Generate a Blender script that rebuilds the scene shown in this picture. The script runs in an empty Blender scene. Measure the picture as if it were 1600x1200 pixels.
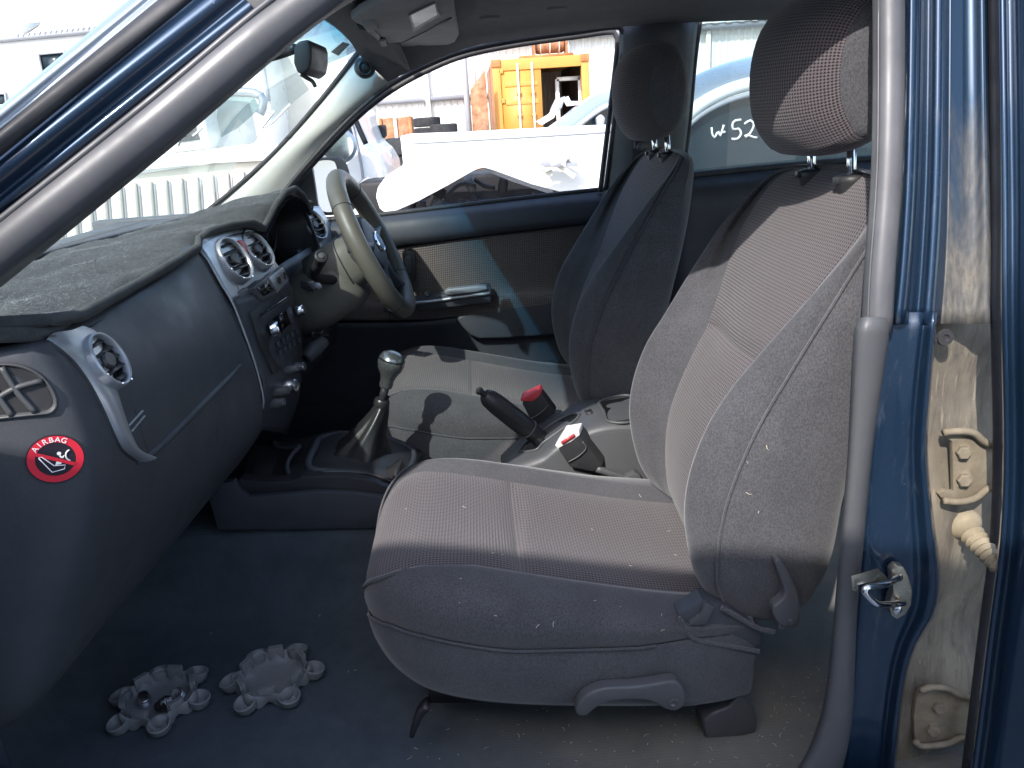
import bpy, bmesh, math, random
import numpy as np
from mathutils import Vector, Matrix, Euler
from mathutils.bvhtree import BVHTree
V = Vector
R_ = math.radians
random.seed(7)
scene = bpy.context.scene
COL = scene.collection

# ------------------------------------------------------------------ camera
FOC, VPX, VPY, ROLL = 1200.0, 731.0, 192.0, 4.5      # pixels of the 1600x1200 photograph
CAM = V((0.0, 0.0, 1.40))
_v = V((VPX-800, 600-VPY, -FOC)).normalized()
_x = V((math.cos(R_(ROLL)), math.sin(R_(ROLL)), 0.0))
_x.z = -(_x.x*_v.x+_x.y*_v.y)/_v.z
_x.normalize()
_z = _x.cross(_v)
ROT = Matrix(((_x.x, _v.x, _z.x), (_x.y, _v.y, _z.y), (_x.z, _v.z, _z.z)))   # world -> camera
cam_data = bpy.data.cameras.new('camera')
cam_data.sensor_fit = 'HORIZONTAL'; cam_data.sensor_width = 36.0
cam_data.lens = FOC/1600*36.0
cam_data.clip_start = 0.02; cam_data.clip_end = 2000
cam = bpy.data.objects.new('camera', cam_data); COL.objects.link(cam)
cam.matrix_world = Matrix.Translation(CAM) @ ROT.transposed().to_4x4()
scene.camera = cam
scene.render.resolution_x, scene.render.resolution_y = 1024, 768

# ------------------------------------------------------------------ light
SUN_DIR = V((0.52, 1.0, -1.0)).normalized()          # the way the light travels
world = bpy.data.worlds.new('World'); scene.world = world; world.use_nodes = True
wn = world.node_tree; wn.nodes.clear()
wo = wn.nodes.new('ShaderNodeOutputWorld'); wb = wn.nodes.new('ShaderNodeBackground')
ws = wn.nodes.new('ShaderNodeTexSky'); ws.sky_type = 'NISHITA'; ws.sun_disc = False
ws.sun_elevation = math.asin(-SUN_DIR.z)
ws.sun_rotation = math.atan2(-SUN_DIR.x, -SUN_DIR.y) % (2*math.pi)
ws.air_density = 1.0; ws.dust_density = 1.6; ws.ozone_density = 1.0
wb.inputs['Strength'].default_value = 0.15
wn.links.new(ws.outputs[0], wb.inputs[0]); wn.links.new(wb.outputs[0], wo.inputs[0])
sun_d = bpy.data.lights.new('sun', 'SUN'); sun_d.energy = 2.0; sun_d.angle = R_(0.55); sun_d.color = (1.0, 0.965, 0.92)
sun = bpy.data.objects.new('sun', sun_d); COL.objects.link(sun)
sun.rotation_euler = SUN_DIR.to_track_quat('-Z', 'Y').to_euler(); sun.location = (-4, -8, 9)
scene.view_settings.view_transform = 'Standard'; scene.view_settings.look = 'None'
scene.view_settings.exposure = 1.75; scene.view_settings.gamma = 1.0
scene.view_settings.use_curve_mapping = False

# ------------------------------------------------------------------ where a sight line meets a plane
def ray(px, py): return ROT.transposed() @ V((px-800, 600-py, -FOC))
def P(px, py, Y):
    d = ray(px, py); return CAM + d*((Y-CAM.y)/d.y)
def PXp(px, py, X):
    d = ray(px, py); return CAM + d*((X-CAM.x)/d.x)
def PZ(px, py, Z):
    d = ray(px, py); return CAM + d*((Z-CAM.z)/d.z)
def PL(pts, Y): return [P(p[0], p[1], p[2] if len(p) > 2 else Y) for p in pts]

# ------------------------------------------------------------------ materials
MATS = {}
def nd(nt, t, **kw):
    n = nt.nodes.new(t)
    for k, v in kw.items(): setattr(n, k, v)
    return n
def new_mat(name):
    m = bpy.data.materials.new(name); m.use_nodes = True
    MATS[name] = m
    nt = m.node_tree
    return m, nt, nt.nodes['Principled BSDF'], nt.nodes['Material Output']
def math_n(nt, op, a, b=None, c=None):
    n = nd(nt, 'ShaderNodeMath', operation=op)
    for i, x in enumerate((a, b, c)):
        if x is None: continue
        if isinstance(x, (int, float)): n.inputs[i].default_value = x
        else: nt.links.new(x, n.inputs[i])
    return n.outputs[0]
def mixc(nt, fac, a, b):
    n = nd(nt, 'ShaderNodeMix', data_type='RGBA')
    for sock, x in ((n.inputs[0], fac), (n.inputs[6], a), (n.inputs[7], b)):
        if isinstance(x, (int, float)): sock.default_value = x
        elif isinstance(x, tuple): sock.default_value = (*x[:3], 1)
        else: nt.links.new(x, sock)
    return n.outputs[2]
def noise(nt, scale, detail=4, rough=.6, vec=None, stretch=None, dist=0):
    n = nd(nt, 'ShaderNodeTexNoise'); n.inputs['Scale'].default_value = scale
    n.inputs['Detail'].default_value = detail; n.inputs['Roughness'].default_value = rough
    n.inputs['Distortion'].default_value = dist
    if vec is None:
        tc = nd(nt, 'ShaderNodeTexCoord'); vec = tc.outputs['Object']
    if stretch:
        mp = nd(nt, 'ShaderNodeMapping'); mp.inputs['Scale'].default_value = stretch
        nt.links.new(vec, mp.inputs['Vector']); vec = mp.outputs[0]
    nt.links.new(vec, n.inputs['Vector'])
    return n.outputs['Fac']
def ramp(nt, fac, lo, hi, a=0.0, b=1.0):
    n = nd(nt, 'ShaderNodeMapRange'); n.clamp = True
    n.inputs[1].default_value = lo; n.inputs[2].default_value = hi
    n.inputs[3].default_value = a; n.inputs[4].default_value = b
    nt.links.new(fac, n.inputs[0]); return n.outputs[0]
def bump(nt, bsdf, h, strength, dist=.001):
    n = nd(nt, 'ShaderNodeBump'); n.inputs['Strength'].default_value = strength; n.inputs['Distance'].default_value = dist
    nt.links.new(h, n.inputs['Height'])
    nt.links.new(n.outputs[0], bsdf.inputs['Normal'])
def pbr(name, col, rough=.6, metal=0., var=.15, vscale=6., b=0., bscale=300., bdist=.001, coat=0., sheen=0.,
        dust=0., dustcol=(.3, .27, .22), dscale=5., stretch=None, spec=.5, rvar=.1, speck=0., fine=0.):
    m, nt, bs, out = new_mat(name)
    n1 = noise(nt, vscale, 3, .65, stretch=stretch)
    f = ramp(nt, n1, .3, .7)
    lo = tuple(c*(1-var) for c in col); hi = tuple(min(1, c*(1+var)) for c in col)
    c = mixc(nt, f, lo, hi)
    if dust:
        n2 = noise(nt, dscale, 5, .7, stretch=stretch, dist=.2)
        c = mixc(nt, ramp(nt, n2, .45, .75, 0, dust), c, dustcol)
    if speck:
        n3 = noise(nt, 420, 2, .5)
        c = mixc(nt, ramp(nt, n3, .68, .74, 0, speck), c, dustcol)
    if fine:
        n6 = noise(nt, 520, 2, .6, stretch=(1, 1, .6))
        c = mixc(nt, ramp(nt, n6, .38, .62, fine, 0), c, tuple(x*.35 for x in col))
    nt.links.new(c, bs.inputs['Base Color'])
    nt.links.new(ramp(nt, n1, .3, .7, min(1, rough+rvar), max(.02, rough-rvar)), bs.inputs['Roughness'])
    bs.inputs['Metallic'].default_value = metal
    bs.inputs['Specular IOR Level'].default_value = spec
    if coat:
        bs.inputs['Coat Weight'].default_value = coat; bs.inputs['Coat Roughness'].default_value = .06
    if sheen:
        bs.inputs['Sheen Weight'].default_value = sheen; bs.inputs['Sheen Roughness'].default_value = .5
    if b: bump(nt, bs, noise(nt, bscale, 3, .6), b, bdist)
    return m

# fabrics of the seats
pbr('fabric', (.076, .075, .081), .95, fine=.55, var=.12, vscale=14, b=.55, bscale=900, bdist=.0006, sheen=.25, dust=.25, dustcol=(.125, .118, .115), dscale=9, spec=.2, speck=.12)
pbr('fabric_side', (.072, .073, .080), .95, fine=.5, var=.12, vscale=14, b=.5, bscale=900, bdist=.0006, sheen=.25, dust=.2, dustcol=(.14, .13, .12), dscale=9, spec=.2, speck=.08)
def weave(name, hi, lo, per, dustcol, dust):
    m, nt, bs, out = new_mat(name)
    uv = nd(nt, 'ShaderNodeTexCoord').outputs['UV']
    sx = nd(nt, 'ShaderNodeSeparateXYZ'); nt.links.new(uv, sx.inputs[0])
    k = math.pi/per
    a = math_n(nt, 'SINE', math_n(nt, 'MULTIPLY', math_n(nt, 'ADD', sx.outputs[0], sx.outputs[1]), k))
    c = math_n(nt, 'SINE', math_n(nt, 'MULTIPLY', math_n(nt, 'SUBTRACT', sx.outputs[0], sx.outputs[1]), k))
    h = math_n(nt, 'MULTIPLY', a, c)
    f = ramp(nt, h, -.15, .55)
    n2 = noise(nt, 9, 6, .65)
    lo_c = lo
    hi_c = mixc(nt, ramp(nt, n2, .42, .72, 0, dust), hi, dustcol)
    n3 = noise(nt, 380, 2, .5)
    hi_c = mixc(nt, ramp(nt, n3, .7, .75, 0, .25), hi_c, (.32, .28, .24))
    nt.links.new(mixc(nt, f, hi_c, lo_c), bs.inputs['Base Color'])
    bs.inputs['Roughness'].default_value = .95; bs.inputs['Specular IOR Level'].default_value = .2
    bs.inputs['Sheen Weight'].default_value = .2
    bump(nt, bs, math_n(nt, 'MULTIPLY', f, -1.0), .7, .0012)
weave('fabric_mesh', (.107, .088, .093), (.018, .016, .020), .0050, (.125, .108, .104), .3)
weave('door_fabric', (.150, .123, .114), (.060, .051, .050), .0062, (.15, .13, .115), .3)
# plastics and trims
pbr('dash_plastic', (.055, .058, .066), .5, fine=.18, var=.1, vscale=10, b=.35, bscale=900, bdist=.0005, dust=.05, dustcol=(.08, .08, .08), dscale=5, spec=.45, speck=.02)
pbr('dash_lower', (.047, .050, .060), .55, var=.1, vscale=10, b=.35, bscale=900, bdist=.0005, dust=.15, dustcol=(.11, .10, .10), dscale=7, spec=.4)
pbr('black_plastic', (.022, .022, .024), .45, var=.15, vscale=20, b=.15, bscale=600, bdist=.0004, dust=.2, dustcol=(.09, .08, .07), dscale=12)
pbr('grey_plastic', (.078, .078, .083), .5, var=.08, vscale=12, b=.25, bscale=800, bdist=.0004, dust=.2, dustcol=(.13, .125, .115), dscale=8)
pbr('mid_plastic', (.062, .064, .068), .5, var=.08, vscale=12, b=.2, bscale=800, bdist=.0004, dust=.3, dustcol=(.11, .105, .095), dscale=8)
pbr('dark_gloss', (.008, .008, .010), .12, var=.1)
pbr('silver_trim', (.40, .41, .43), .36, metal=.6, var=.04, vscale=20, b=.05, bscale=1200, bdist=.0002)
pbr('chrome', (.72, .72, .74), .1, metal=1., var=.05)
pbr('steel', (.46, .42, .34), .32, metal=.9, var=.2, vscale=40, dust=.5, dustcol=(.26, .22, .15), dscale=20)
pbr('nut_steel', (.55, .53, .56), .3, metal=1., var=.25, vscale=60)
pbr('red_plastic', (.42, .035, .045), .4, var=.1, dust=.25, dustcol=(.5, .25, .22), dscale=30)
pbr('red_lens', (.42, .03, .03), .35, var=.1)
pbr('white_plastic', (.72, .68, .64), .4, var=.06)
pbr('sticker_red', (.60, .018, .04), .45, var=.06, vscale=40)
pbr('sticker_black', (.014, .010, .018), .45, var=.1)
pbr('sticker_white', (.82, .80, .80), .5, var=.04)
pbr('rubber', (.082, .081, .087), .42, var=.1, vscale=18, b=.12, bscale=500, bdist=.0004, dust=.3, dustcol=(.17, .16, .16), dscale=9)
pbr('dark_rubber', (.03, .029, .032), .6, var=.15, vscale=20, dust=.25, dustcol=(.12, .11, .1), dscale=12)
pbr('headliner', (.15, .145, .145), .95, var=.05, vscale=30, b=.3, bscale=900, bdist=.0005, spec=.2)
pbr('visor_cloth', (.31, .295, .285), .8, var=.05, vscale=20, b=.15, bscale=900, bdist=.0004, spec=.25)
pbr('pillar_trim', (.52, .51, .47), .6, var=.05, vscale=15, b=.1, bscale=900, bdist=.0003, dust=.15, dustcol=(.42, .39, .33))
pbr('belt_web', (.04, .04, .045), .9, var=.1, b=.4, bscale=700, bdist=.0005)
pbr('boot_vinyl', (.017, .017, .018), .36, var=.15, vscale=20, b=.3, bscale=260, bdist=.0008, dust=.2, dustcol=(.05, .048, .045), dscale=14)
pbr('wheel_leather', (.105, .098, .082), .45, var=.12, vscale=14, b=.25, bscale=420, bdist=.0006, dust=.2, dustcol=(.1, .09, .07), dscale=18)
pbr('column_plastic', (.115, .111, .095), .6, var=.08, vscale=14, b=.15, bscale=800, bdist=.0003, dust=.2, dustcol=(.11, .10, .08))
pbr('emblem_blue', (.20, .45, .75), .3, var=.05)
pbr('knob_metal', (.20, .21, .205), .22, metal=.75, var=.15, vscale=25, dust=.2, dustcol=(.1, .1, .09))
pbr('cap_plastic', (.21, .205, .205), .55, var=.12, vscale=30, b=.15, bscale=500, bdist=.0005, dust=.35, dustcol=(.12, .11, .10), dscale=30)
pbr('mirror_glass', (.8, .84, .86), .03, metal=1., var=.02)
# carpets
def carpet(name, col, dustcol, dust, dscale, rib=0.):
    m, nt, bs, out = new_mat(name)
    n1 = noise(nt, 16, 6, .7); c = mixc(nt, ramp(nt, n1, .3, .7), tuple(x*.75 for x in col), tuple(x*1.3 for x in col))
    n2 = noise(nt, dscale, 5, .72, dist=.3); c = mixc(nt, ramp(nt, n2, .38, .72, 0, dust), c, dustcol)
    n3 = noise(nt, 330, 3, .6); c = mixc(nt, ramp(nt, n3, .62, .72, 0, .35), c, tuple(min(1, x*2.2) for x in dustcol))
    nt.links.new(c, bs.inputs['Base Color']); bs.inputs['Roughness'].default_value = 1.
    bs.inputs['Specular IOR Level'].default_value = .1
    bs.inputs['Sheen Weight'].default_value = .15
    h = noise(nt, 700, 3, .7)
    if rib:
        sx = nd(nt, 'ShaderNodeSeparateXYZ'); nt.links.new(nd(nt, 'ShaderNodeTexCoord').outputs['Object'], sx.inputs[0])
        w = math_n(nt, 'SINE', math_n(nt, 'MULTIPLY', math_n(nt, 'ADD', sx.outputs[1], math_n(nt, 'MULTIPLY', sx.outputs[2], .6)), 900.))
        h = math_n(nt, 'ADD', h, math_n(nt, 'MULTIPLY', w, rib))
    bump(nt, bs, h, .9, .003)
carpet('carpet', (.024, .026, .032), (.034, .034, .036), .5, 7, .35)
carpet('carpet_dusty', (.050, .049, .046), (.105, .088, .066), .75, 6, .2)
carpet('mat_fleece', (.046, .048, .050), (.088, .088, .084), .7, 26, 0)
# paint: navy metallic, clean and dusty
def paint(name, col, dust=0., dustcol=(.42, .37, .28), dscale=6., stretch=(1, 1, .25), lo=.45, hi=.62, rough=.40, dist=.3):
    m, nt, bs, out = new_mat(name)
    fl = noise(nt, 2600, 1, .5)
    c = mixc(nt, ramp(nt, fl, .35, .7, 0, .55), col, tuple(min(1, x*3.2) for x in col))
    bs.inputs['Metallic'].default_value = .6; r = None
    if dust:
        n1 = noise(nt, dscale, 7, .72, stretch=stretch, dist=dist)
        f = ramp(nt, n1, lo, hi, 0, dust)
        c = mixc(nt, f, c, dustcol)
        nt.links.new(ramp(nt, f, 0, 1, rough, .85), bs.inputs['Roughness'])
        nt.links.new(ramp(nt, f, 0, .8, .6, 0), bs.inputs['Metallic'])
        nt.links.new(ramp(nt, f, 0, .7, .9, .05), bs.inputs['Coat Weight'])
    else:
        bs.inputs['Roughness'].default_value = rough
        bs.inputs['Coat Weight'].default_value = 1.0
    sp = noise(nt, 170, 3, .6)
    c = mixc(nt, ramp(nt, sp, .72, .78, 0, .5), c, (.45, .44, .42))
    bs.inputs['Coat Roughness'].default_value = .05
    nt.links.new(c, bs.inputs['Base Color'])
    return m
NAVY = (.008, .022, .046)
paint('navy_paint', NAVY)
paint('navy_dusty', NAVY, dust=.40, dustcol=(.15, .15, .15), dscale=40, stretch=(2., 2., .35), lo=.55, hi=.80, rough=.46)
def dirt(name, a, b, dark, k):
    m, nt, bs, out = new_mat(name)
    n1 = noise(nt, 9, 5, .6); c = mixc(nt, ramp(nt, n1, .35, .65), a, b)
    n2 = noise(nt, 22, 5, .7, stretch=(2.2, 2.2, .30), dist=.6); c = mixc(nt, ramp(nt, n2, .50, .66, 0, k), c, dark)
    n3 = noise(nt, 55, 3, .6, stretch=(3.5, 3.5, .10)); c = mixc(nt, ramp(nt, n3, .60, .70, 0, k*.8), c, tuple(min(1, x*1.7) for x in a))
    n4 = noise(nt, 220, 3, .6); c = mixc(nt, ramp(nt, n4, .62, .74, 0, .4), c, dark)
    nt.links.new(c, bs.inputs['Base Color']); bs.inputs['Roughness'].default_value = .75
    bump(nt, bs, n2, .25, .001)
dirt('jamb_dirt', (.225, .190, .140), (.120, .100, .076), (.045, .040, .038), .55)
m, nt, bs, out = new_mat('flange_paint')
sxx = nd(nt, 'ShaderNodeSeparateXYZ'); nt.links.new(nd(nt, 'ShaderNodeTexCoord').outputs['Object'], sxx.inputs[0])
g = math_n(nt, 'ADD', sxx.outputs[2], math_n(nt, 'MULTIPLY', noise(nt, 14, 5, .6, stretch=(2.5, 2.5, .3)), -.45))
f = ramp(nt, g, .88, 1.20, .92, 0)
n5 = noise(nt, 60, 4, .65, stretch=(3, 3, .2))
dc = mixc(nt, ramp(nt, n5, .4, .65), (.095, .085, .072), (.19, .165, .128))
nt.links.new(mixc(nt, f, (.010, .030, .060), dc), bs.inputs['Base Color'])
nt.links.new(ramp(nt, f, 0, 1, .38, .8), bs.inputs['Roughness']); nt.links.new(ramp(nt, f, 0, .8, .6, 0), bs.inputs['Metallic'])
nt.links.new(ramp(nt, f, 0, .7, .8, .0), bs.inputs['Coat Weight']); bs.inputs['Coat Roughness'].default_value = .08
dirt('flange_dirt', (.10, .095, .09), (.05, .055, .07), (.014, .024, .05), .8)
pbr('dirty_metal', (.20, .165, .115), .75, var=.25, vscale=30, dust=.6, dustcol=(.10, .08, .055), dscale=22, b=.25, bscale=90, bdist=.001)
pbr('bellows', (.28, .23, .155), .7, var=.2, vscale=30, dust=.5, dustcol=(.17, .13, .085), dscale=40)
# outdoor things
pbr('ground_dirt', (.36, .35, .33), .95, var=.2, vscale=1.2, b=.5, bscale=14, bdist=.02, dust=.4, dustcol=(.30, .26, .21), dscale=.7)
pbr('white_paint', (.80, .80, .78), .35, var=.03, vscale=4, coat=.5, dust=.12, dustcol=(.6, .57, .5), dscale=5)
pbr('cream_metal', (.66, .63, .54), .5, var=.05, vscale=4, dust=.25, dustcol=(.5, .45, .36))
pbr('silver_paint', (.36, .40, .44), .3, metal=.5, var=.04, coat=.8)
pbr('shed_steel', (.66, .66, .65), .5, var=.06, vscale=1.5, dust=.2, dustcol=(.5, .48, .44), dscale=2)
pbr('shed_grey', (.30, .31, .34), .6, var=.08, vscale=2)
pbr('roof_sheet', (.60, .55, .50), .6, var=.08, vscale=1., dust=.3, dustcol=(.45, .36, .28), dscale=1.5)
pbr('container_yellow', (.52, .23, .045), .55, var=.08, vscale=2, dust=.25, dustcol=(.55, .32, .10), dscale=2.5)
pbr('container_rust', (.42, .14, .05), .8, var=.3, vscale=6)
pbr('container_inside', (.06, .06, .075), .8, var=.2)
pbr('rust_brown', (.27, .12, .06), .85, var=.35, vscale=8, dust=.4, dustcol=(.5, .36, .24), dscale=6)
pbr('tyre_black', (.022, .022, .025), .85, var=.2, vscale=12, dust=.25, dustcol=(.1, .09, .08))
pbr('tyre_dusty', (.12, .11, .10), .9, var=.25, vscale=12, dust=.5, dustcol=(.28, .25, .2))
pbr('engine_dark', (.008, .008, .011), .55, metal=.3, var=.4, vscale=15, dust=.3, dustcol=(.03, .026, .022))
pbr('engine_grey', (.07, .07, .075), .5, metal=.6, var=.3, vscale=15)
pbr('car_glass_dark', (.020, .032, .040), .08, var=.3, vscale=2.5)
pbr('pile_fibre', (.21, .21, .20), .9, var=.3, vscale=40)
pbr('straw', (.62, .55, .42), .9, var=.2)

def glass(name, tint, refl=.06, film=0., filmcol=(.75, .8, .78), band=None):
    m, nt, bs, out = new_mat(name); nt.nodes.remove(bs)
    tr = nd(nt, 'ShaderNodeBsdfTransparent'); gl = nd(nt, 'ShaderNodeBsdfGlossy'); gl.inputs['Roughness'].default_value = .02
    tr.inputs[0].default_value = (*tint, 1)
    if band:
        z0, z1, bc = band
        sx = nd(nt, 'ShaderNodeSeparateXYZ'); nt.links.new(nd(nt, 'ShaderNodeTexCoord').outputs['Object'], sx.inputs[0])
        nt.links.new(mixc(nt, ramp(nt, sx.outputs[2], z0, z1), tint, bc), tr.inputs[0])
    lw = nd(nt, 'ShaderNodeLayerWeight'); lw.inputs[0].default_value = .5
    f = math_n(nt, 'ADD', math_n(nt, 'MULTIPLY', math_n(nt, 'POWER', lw.outputs['Facing'], 5.0), .6), refl)
    f = math_n(nt, 'MINIMUM', f, .5)
    mx = nd(nt, 'ShaderNodeMixShader'); nt.links.new(f, mx.inputs[0]); nt.links.new(tr.outputs[0], mx.inputs[1]); nt.links.new(gl.outputs[0], mx.inputs[2])
    last = mx.outputs[0]
    if film:
        df = nd(nt, 'ShaderNodeBsdfDiffuse'); df.inputs[0].default_value = (*filmcol, 1)
        tl = nd(nt, 'ShaderNodeBsdfTranslucent'); tl.inputs[0].default_value = (*filmcol, 1)
        m0 = nd(nt, 'ShaderNodeMixShader'); m0.inputs[0].default_value = .5
        nt.links.new(df.outputs[0], m0.inputs[1]); nt.links.new(tl.outputs[0], m0.inputs[2])
        n1 = noise(nt, 5, 7, .7)
        m2 = nd(nt, 'ShaderNodeMixShader'); nt.links.new(ramp(nt, n1, .25, .75, film*.5, film*1.5), m2.inputs[0])
        nt.links.new(last, m2.inputs[1]); nt.links.new(m0.outputs[0], m2.inputs[2]); last = m2.outputs[0]
    nt.links.new(last, out.inputs[0])
    return m
glass('windscreen_glass', (.76, .85, .83), film=.13, band=(1.518, 1.598, (.03, .24, .42)))
glass('window_glass', (.52, .62, .62), film=.03)
glass('door_glass', (.34, .40, .40), film=.02)

# ------------------------------------------------------------------ objects
class Root:
    pass
def tag(o, label=None, cat=None, group=None, kind=None):
    if label: o['label'] = label
    if cat: o['category'] = cat
    if group: o['group'] = group
    if kind: o['kind'] = kind
    return o
ORG = {}
def empty(name, loc=(0, 0, 0), parent=None, **kw):
    o = bpy.data.objects.new(name, None); COL.objects.link(o); o.empty_display_size = .05
    loc = V(loc)
    if parent is not None:
        o.parent = parent; o.location = loc - ORG[parent]
    else: o.location = loc
    ORG[o] = loc
    return tag(o, **kw)
def mesh(name, verts, faces, mat, parent=None, smooth=True, uv=None, **kw):
    me = bpy.data.meshes.new(name)
    org = ORG[parent] if parent is not None else V((0, 0, 0))
    me.from_pydata([tuple(V(v)-org) for v in verts], [], faces)
    if uv is not None:
        l = me.uv_layers.new(name='UVMap')
        for lp in me.loops: l.data[lp.index].uv = uv[lp.vertex_index]
    me.materials.append(MATS[mat] if isinstance(mat, str) else mat)
    if smooth: me.polygons.foreach_set('use_smooth', [True]*len(me.polygons))
    me.update()
    o = bpy.data.objects.new(name, me); COL.objects.link(o)
    if parent is not None: o.parent = parent
    ORG[o] = org
    return tag(o, **kw)
def bm_obj(name, bm, mat, parent=None, smooth=True, auto=None, **kw):
    bmesh.ops.recalc_face_normals(bm, faces=bm.faces)
    me = bpy.data.meshes.new(name)
    org = ORG[parent] if parent is not None else V((0, 0, 0))
    for v in bm.verts: v.co = v.co - org
    if auto is not None:
        bm.normal_update()
        for e in bm.edges:
            if len(e.link_faces) == 2 and e.calc_face_angle(0) > auto: e.smooth = False
    bm.to_mesh(me); bm.free()
    me.materials.append(MATS[mat] if isinstance(mat, str) else mat)
    if smooth: me.polygons.foreach_set('use_smooth', [True]*len(me.polygons))
    o = bpy.data.objects.new(name, me); COL.objects.link(o)
    if parent is not None: o.parent = parent
    ORG[o] = org
    return tag(o, **kw)

def crom(pts, n, closed=False):
    """Catmull-Rom through pts, n samples evenly spaced along its length"""
    pts = [V(p) for p in pts]
    if len(pts) == 2 and not closed:
        return [pts[0].lerp(pts[1], i/(n-1)) for i in range(n)]
    m = len(pts); out = []; segs = m if closed else m-1; sub = max(8, 4*n//segs)
    for i in range(segs):
        if closed: a, b, c, d = (pts[(i+k-1) % m] for k in range(4))
        else:
            b, c = pts[i], pts[i+1]
            a = pts[i-1] if i > 0 else b*2-c
            d = pts[i+2] if i+2 < m else c*2-b
        for s in range(sub):
            t = s/sub
            out.append(.5*((2*b)+(c-a)*t+(2*a-5*b+4*c-d)*t*t+(3*b-a-3*c+d)*t**3))
    out.append(pts[0].copy() if closed else pts[-1].copy())
    L = [0.]
    for i in range(1, len(out)): L.append(L[-1]+(out[i]-out[i-1]).length)
    tot = L[-1] or 1e-9; res = []; j = 0; cnt = n if closed else n-1
    for k in range(n):
        s = tot*k/cnt
        while j < len(L)-2 and L[j+1] < s: j += 1
        dd = L[j+1]-L[j]
        res.append(out[j].lerp(out[j+1], 0 if dd < 1e-12 else min(1, (s-L[j])/dd)))
    return res
def loft(rows, nu, nv=None):
    R = [crom(r, nu) for r in rows]
    if nv is None: return R
    cols = [crom([r[i] for r in R], nv) for i in range(nu)]
    return [[cols[i][j] for i in range(nu)] for j in range(nv)]
def grid_normals(G):
    A = np.array([[tuple(p) for p in r] for r in G])
    du = np.gradient(A, axis=1); dv = np.gradient(A, axis=0)
    n = np.cross(du, dv); l = np.linalg.norm(n, axis=2, keepdims=True); l[l < 1e-12] = 1
    return n/l
def grid_uv(G):
    A = np.array([[tuple(p) for p in r] for r in G]); h, w = A.shape[:2]
    du = np.linalg.norm(np.diff(A, axis=1), axis=2).mean(0); dv = np.linalg.norm(np.diff(A, axis=0), axis=2).mean(1)
    u = np.concatenate([[0], np.cumsum(du)]); v = np.concatenate([[0], np.cumsum(dv)])
    return [(u[i], v[j]) for j in range(h) for i in range(w)]
def sheet(name, G, mat, parent=None, thick=0., toward=None, **kw):
    """a surface through grid G (rows of points); thick gives it a back and edges"""
    h, w = len(G), len(G[0])
    N = grid_normals(G)
    cen = V(np.array([[tuple(p) for p in r] for r in G]).mean((0, 1)))
    tw = (CAM if toward is None else V(toward))-cen
    flip = V(N.mean((0, 1))).dot(tw) < 0
    verts = [p for r in G for p in r]; uv = grid_uv(G)
    f = []
    for j in range(h-1):
        for i in range(w-1):
            q = (j*w+i, j*w+i+1, (j+1)*w+i+1, (j+1)*w+i)
            f.append(q[::-1] if flip else q)
    if thick:
        s = 1 if flip else -1; o = h*w
        verts += [G[j][i]+V(N[j, i])*s*thick for j in range(h) for i in range(w)]; uv = uv+uv
        f += [tuple(o+k for k in reversed(q)) for q in f[:]]
        b = [(0, i) for i in range(w)]+[(j, w-1) for j in range(1, h)]+[(h-1, i) for i in range(w-2, -1, -1)]+[(j, 0) for j in range(h-2, 0, -1)]
        ix = [j*w+i for j, i in b]
        for k in range(len(ix)):
            a, c = ix[k], ix[(k+1) % len(ix)]
            q = (a, a+o, c+o, c)
            f.append(q[::-1] if flip else q)
    return mesh(name, verts, f, mat, parent, uv=uv, **kw)
def frames(pts):
    T = []
    for i in range(len(pts)):
        a = pts[max(0, i-1)]; b = pts[min(len(pts)-1, i+1)]
        T.append((b-a).normalized() if (b-a).length > 1e-9 else V((0, 0, 1)))
    up = V((0, 0, 1)) if abs(T[0].z) < .9 else V((0, 1, 0))
    n = (up-T[0]*up.dot(T[0])).normalized(); F = []
    for t in T:
        n = (n-t*n.dot(t)).normalized(); F.append((t, n, t.cross(n)))
    return F
def tube_geo(pts, r, seg=10, prof=None, caps=True):
    """prof: list of (a,b) section points in units of r"""
    F = frames(pts); n = len(pts)
    rr = r if isinstance(r, (list, tuple)) else [r]*n
    if len(rr) != n: rr = [float(np.interp(i/(n-1), np.linspace(0, 1, len(rr)), rr)) for i in range(n)]
    pr = prof or [(math.cos(2*math.pi*k/seg), math.sin(2*math.pi*k/seg)) for k in range(seg)]
    m = len(pr); verts = []; f = []
    for i in range(n):
        t, a, b = F[i]
        for (x, y) in pr: verts.append(pts[i]+(a*x+b*y)*rr[i])
    for i in range(n-1):
        for k in range(m):
            k2 = (k+1) % m
            f.append((i*m+k, i*m+k2, (i+1)*m+k2, (i+1)*m+k))
    if caps: f += [tuple(range(m-1, -1, -1)), tuple((n-1)*m+k for k in range(m))]
    return verts, f
def tube(name, pts, r, mat, parent=None, n=None, seg=10, prof=None, caps=True, **kw):
    pts = crom(pts, n) if n else [V(p) for p in pts]
    v, f = tube_geo(pts, r, seg, prof, caps)
    return mesh(name, v, f, mat, parent, **kw)
def ring(name, pts, r, mat, parent=None, seg=8, **kw):
    """closed tube"""
    n = len(pts); verts = []; f = []
    cen = sum(pts, V())/n
    nor = V()
    for i in range(n): nor += (pts[i]-cen).cross(pts[(i+1) % n]-cen)
    nor.normalize()
    for i in range(n):
        t = (pts[(i+1) % n]-pts[i-1]).normalized(); a = nor; b = t.cross(a).normalized()
        for k in range(seg):
            q = 2*math.pi*k/seg; verts.append(pts[i]+(a*math.cos(q)+b*math.sin(q))*r)
    for i in range(n):
        i2 = (i+1) % n
        for k in range(seg): f.append((i*seg+k, i*seg+(k+1) % seg, i2*seg+(k+1) % seg, i2*seg+k))
    return mesh(name, verts, f, mat, parent, **kw)
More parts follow.
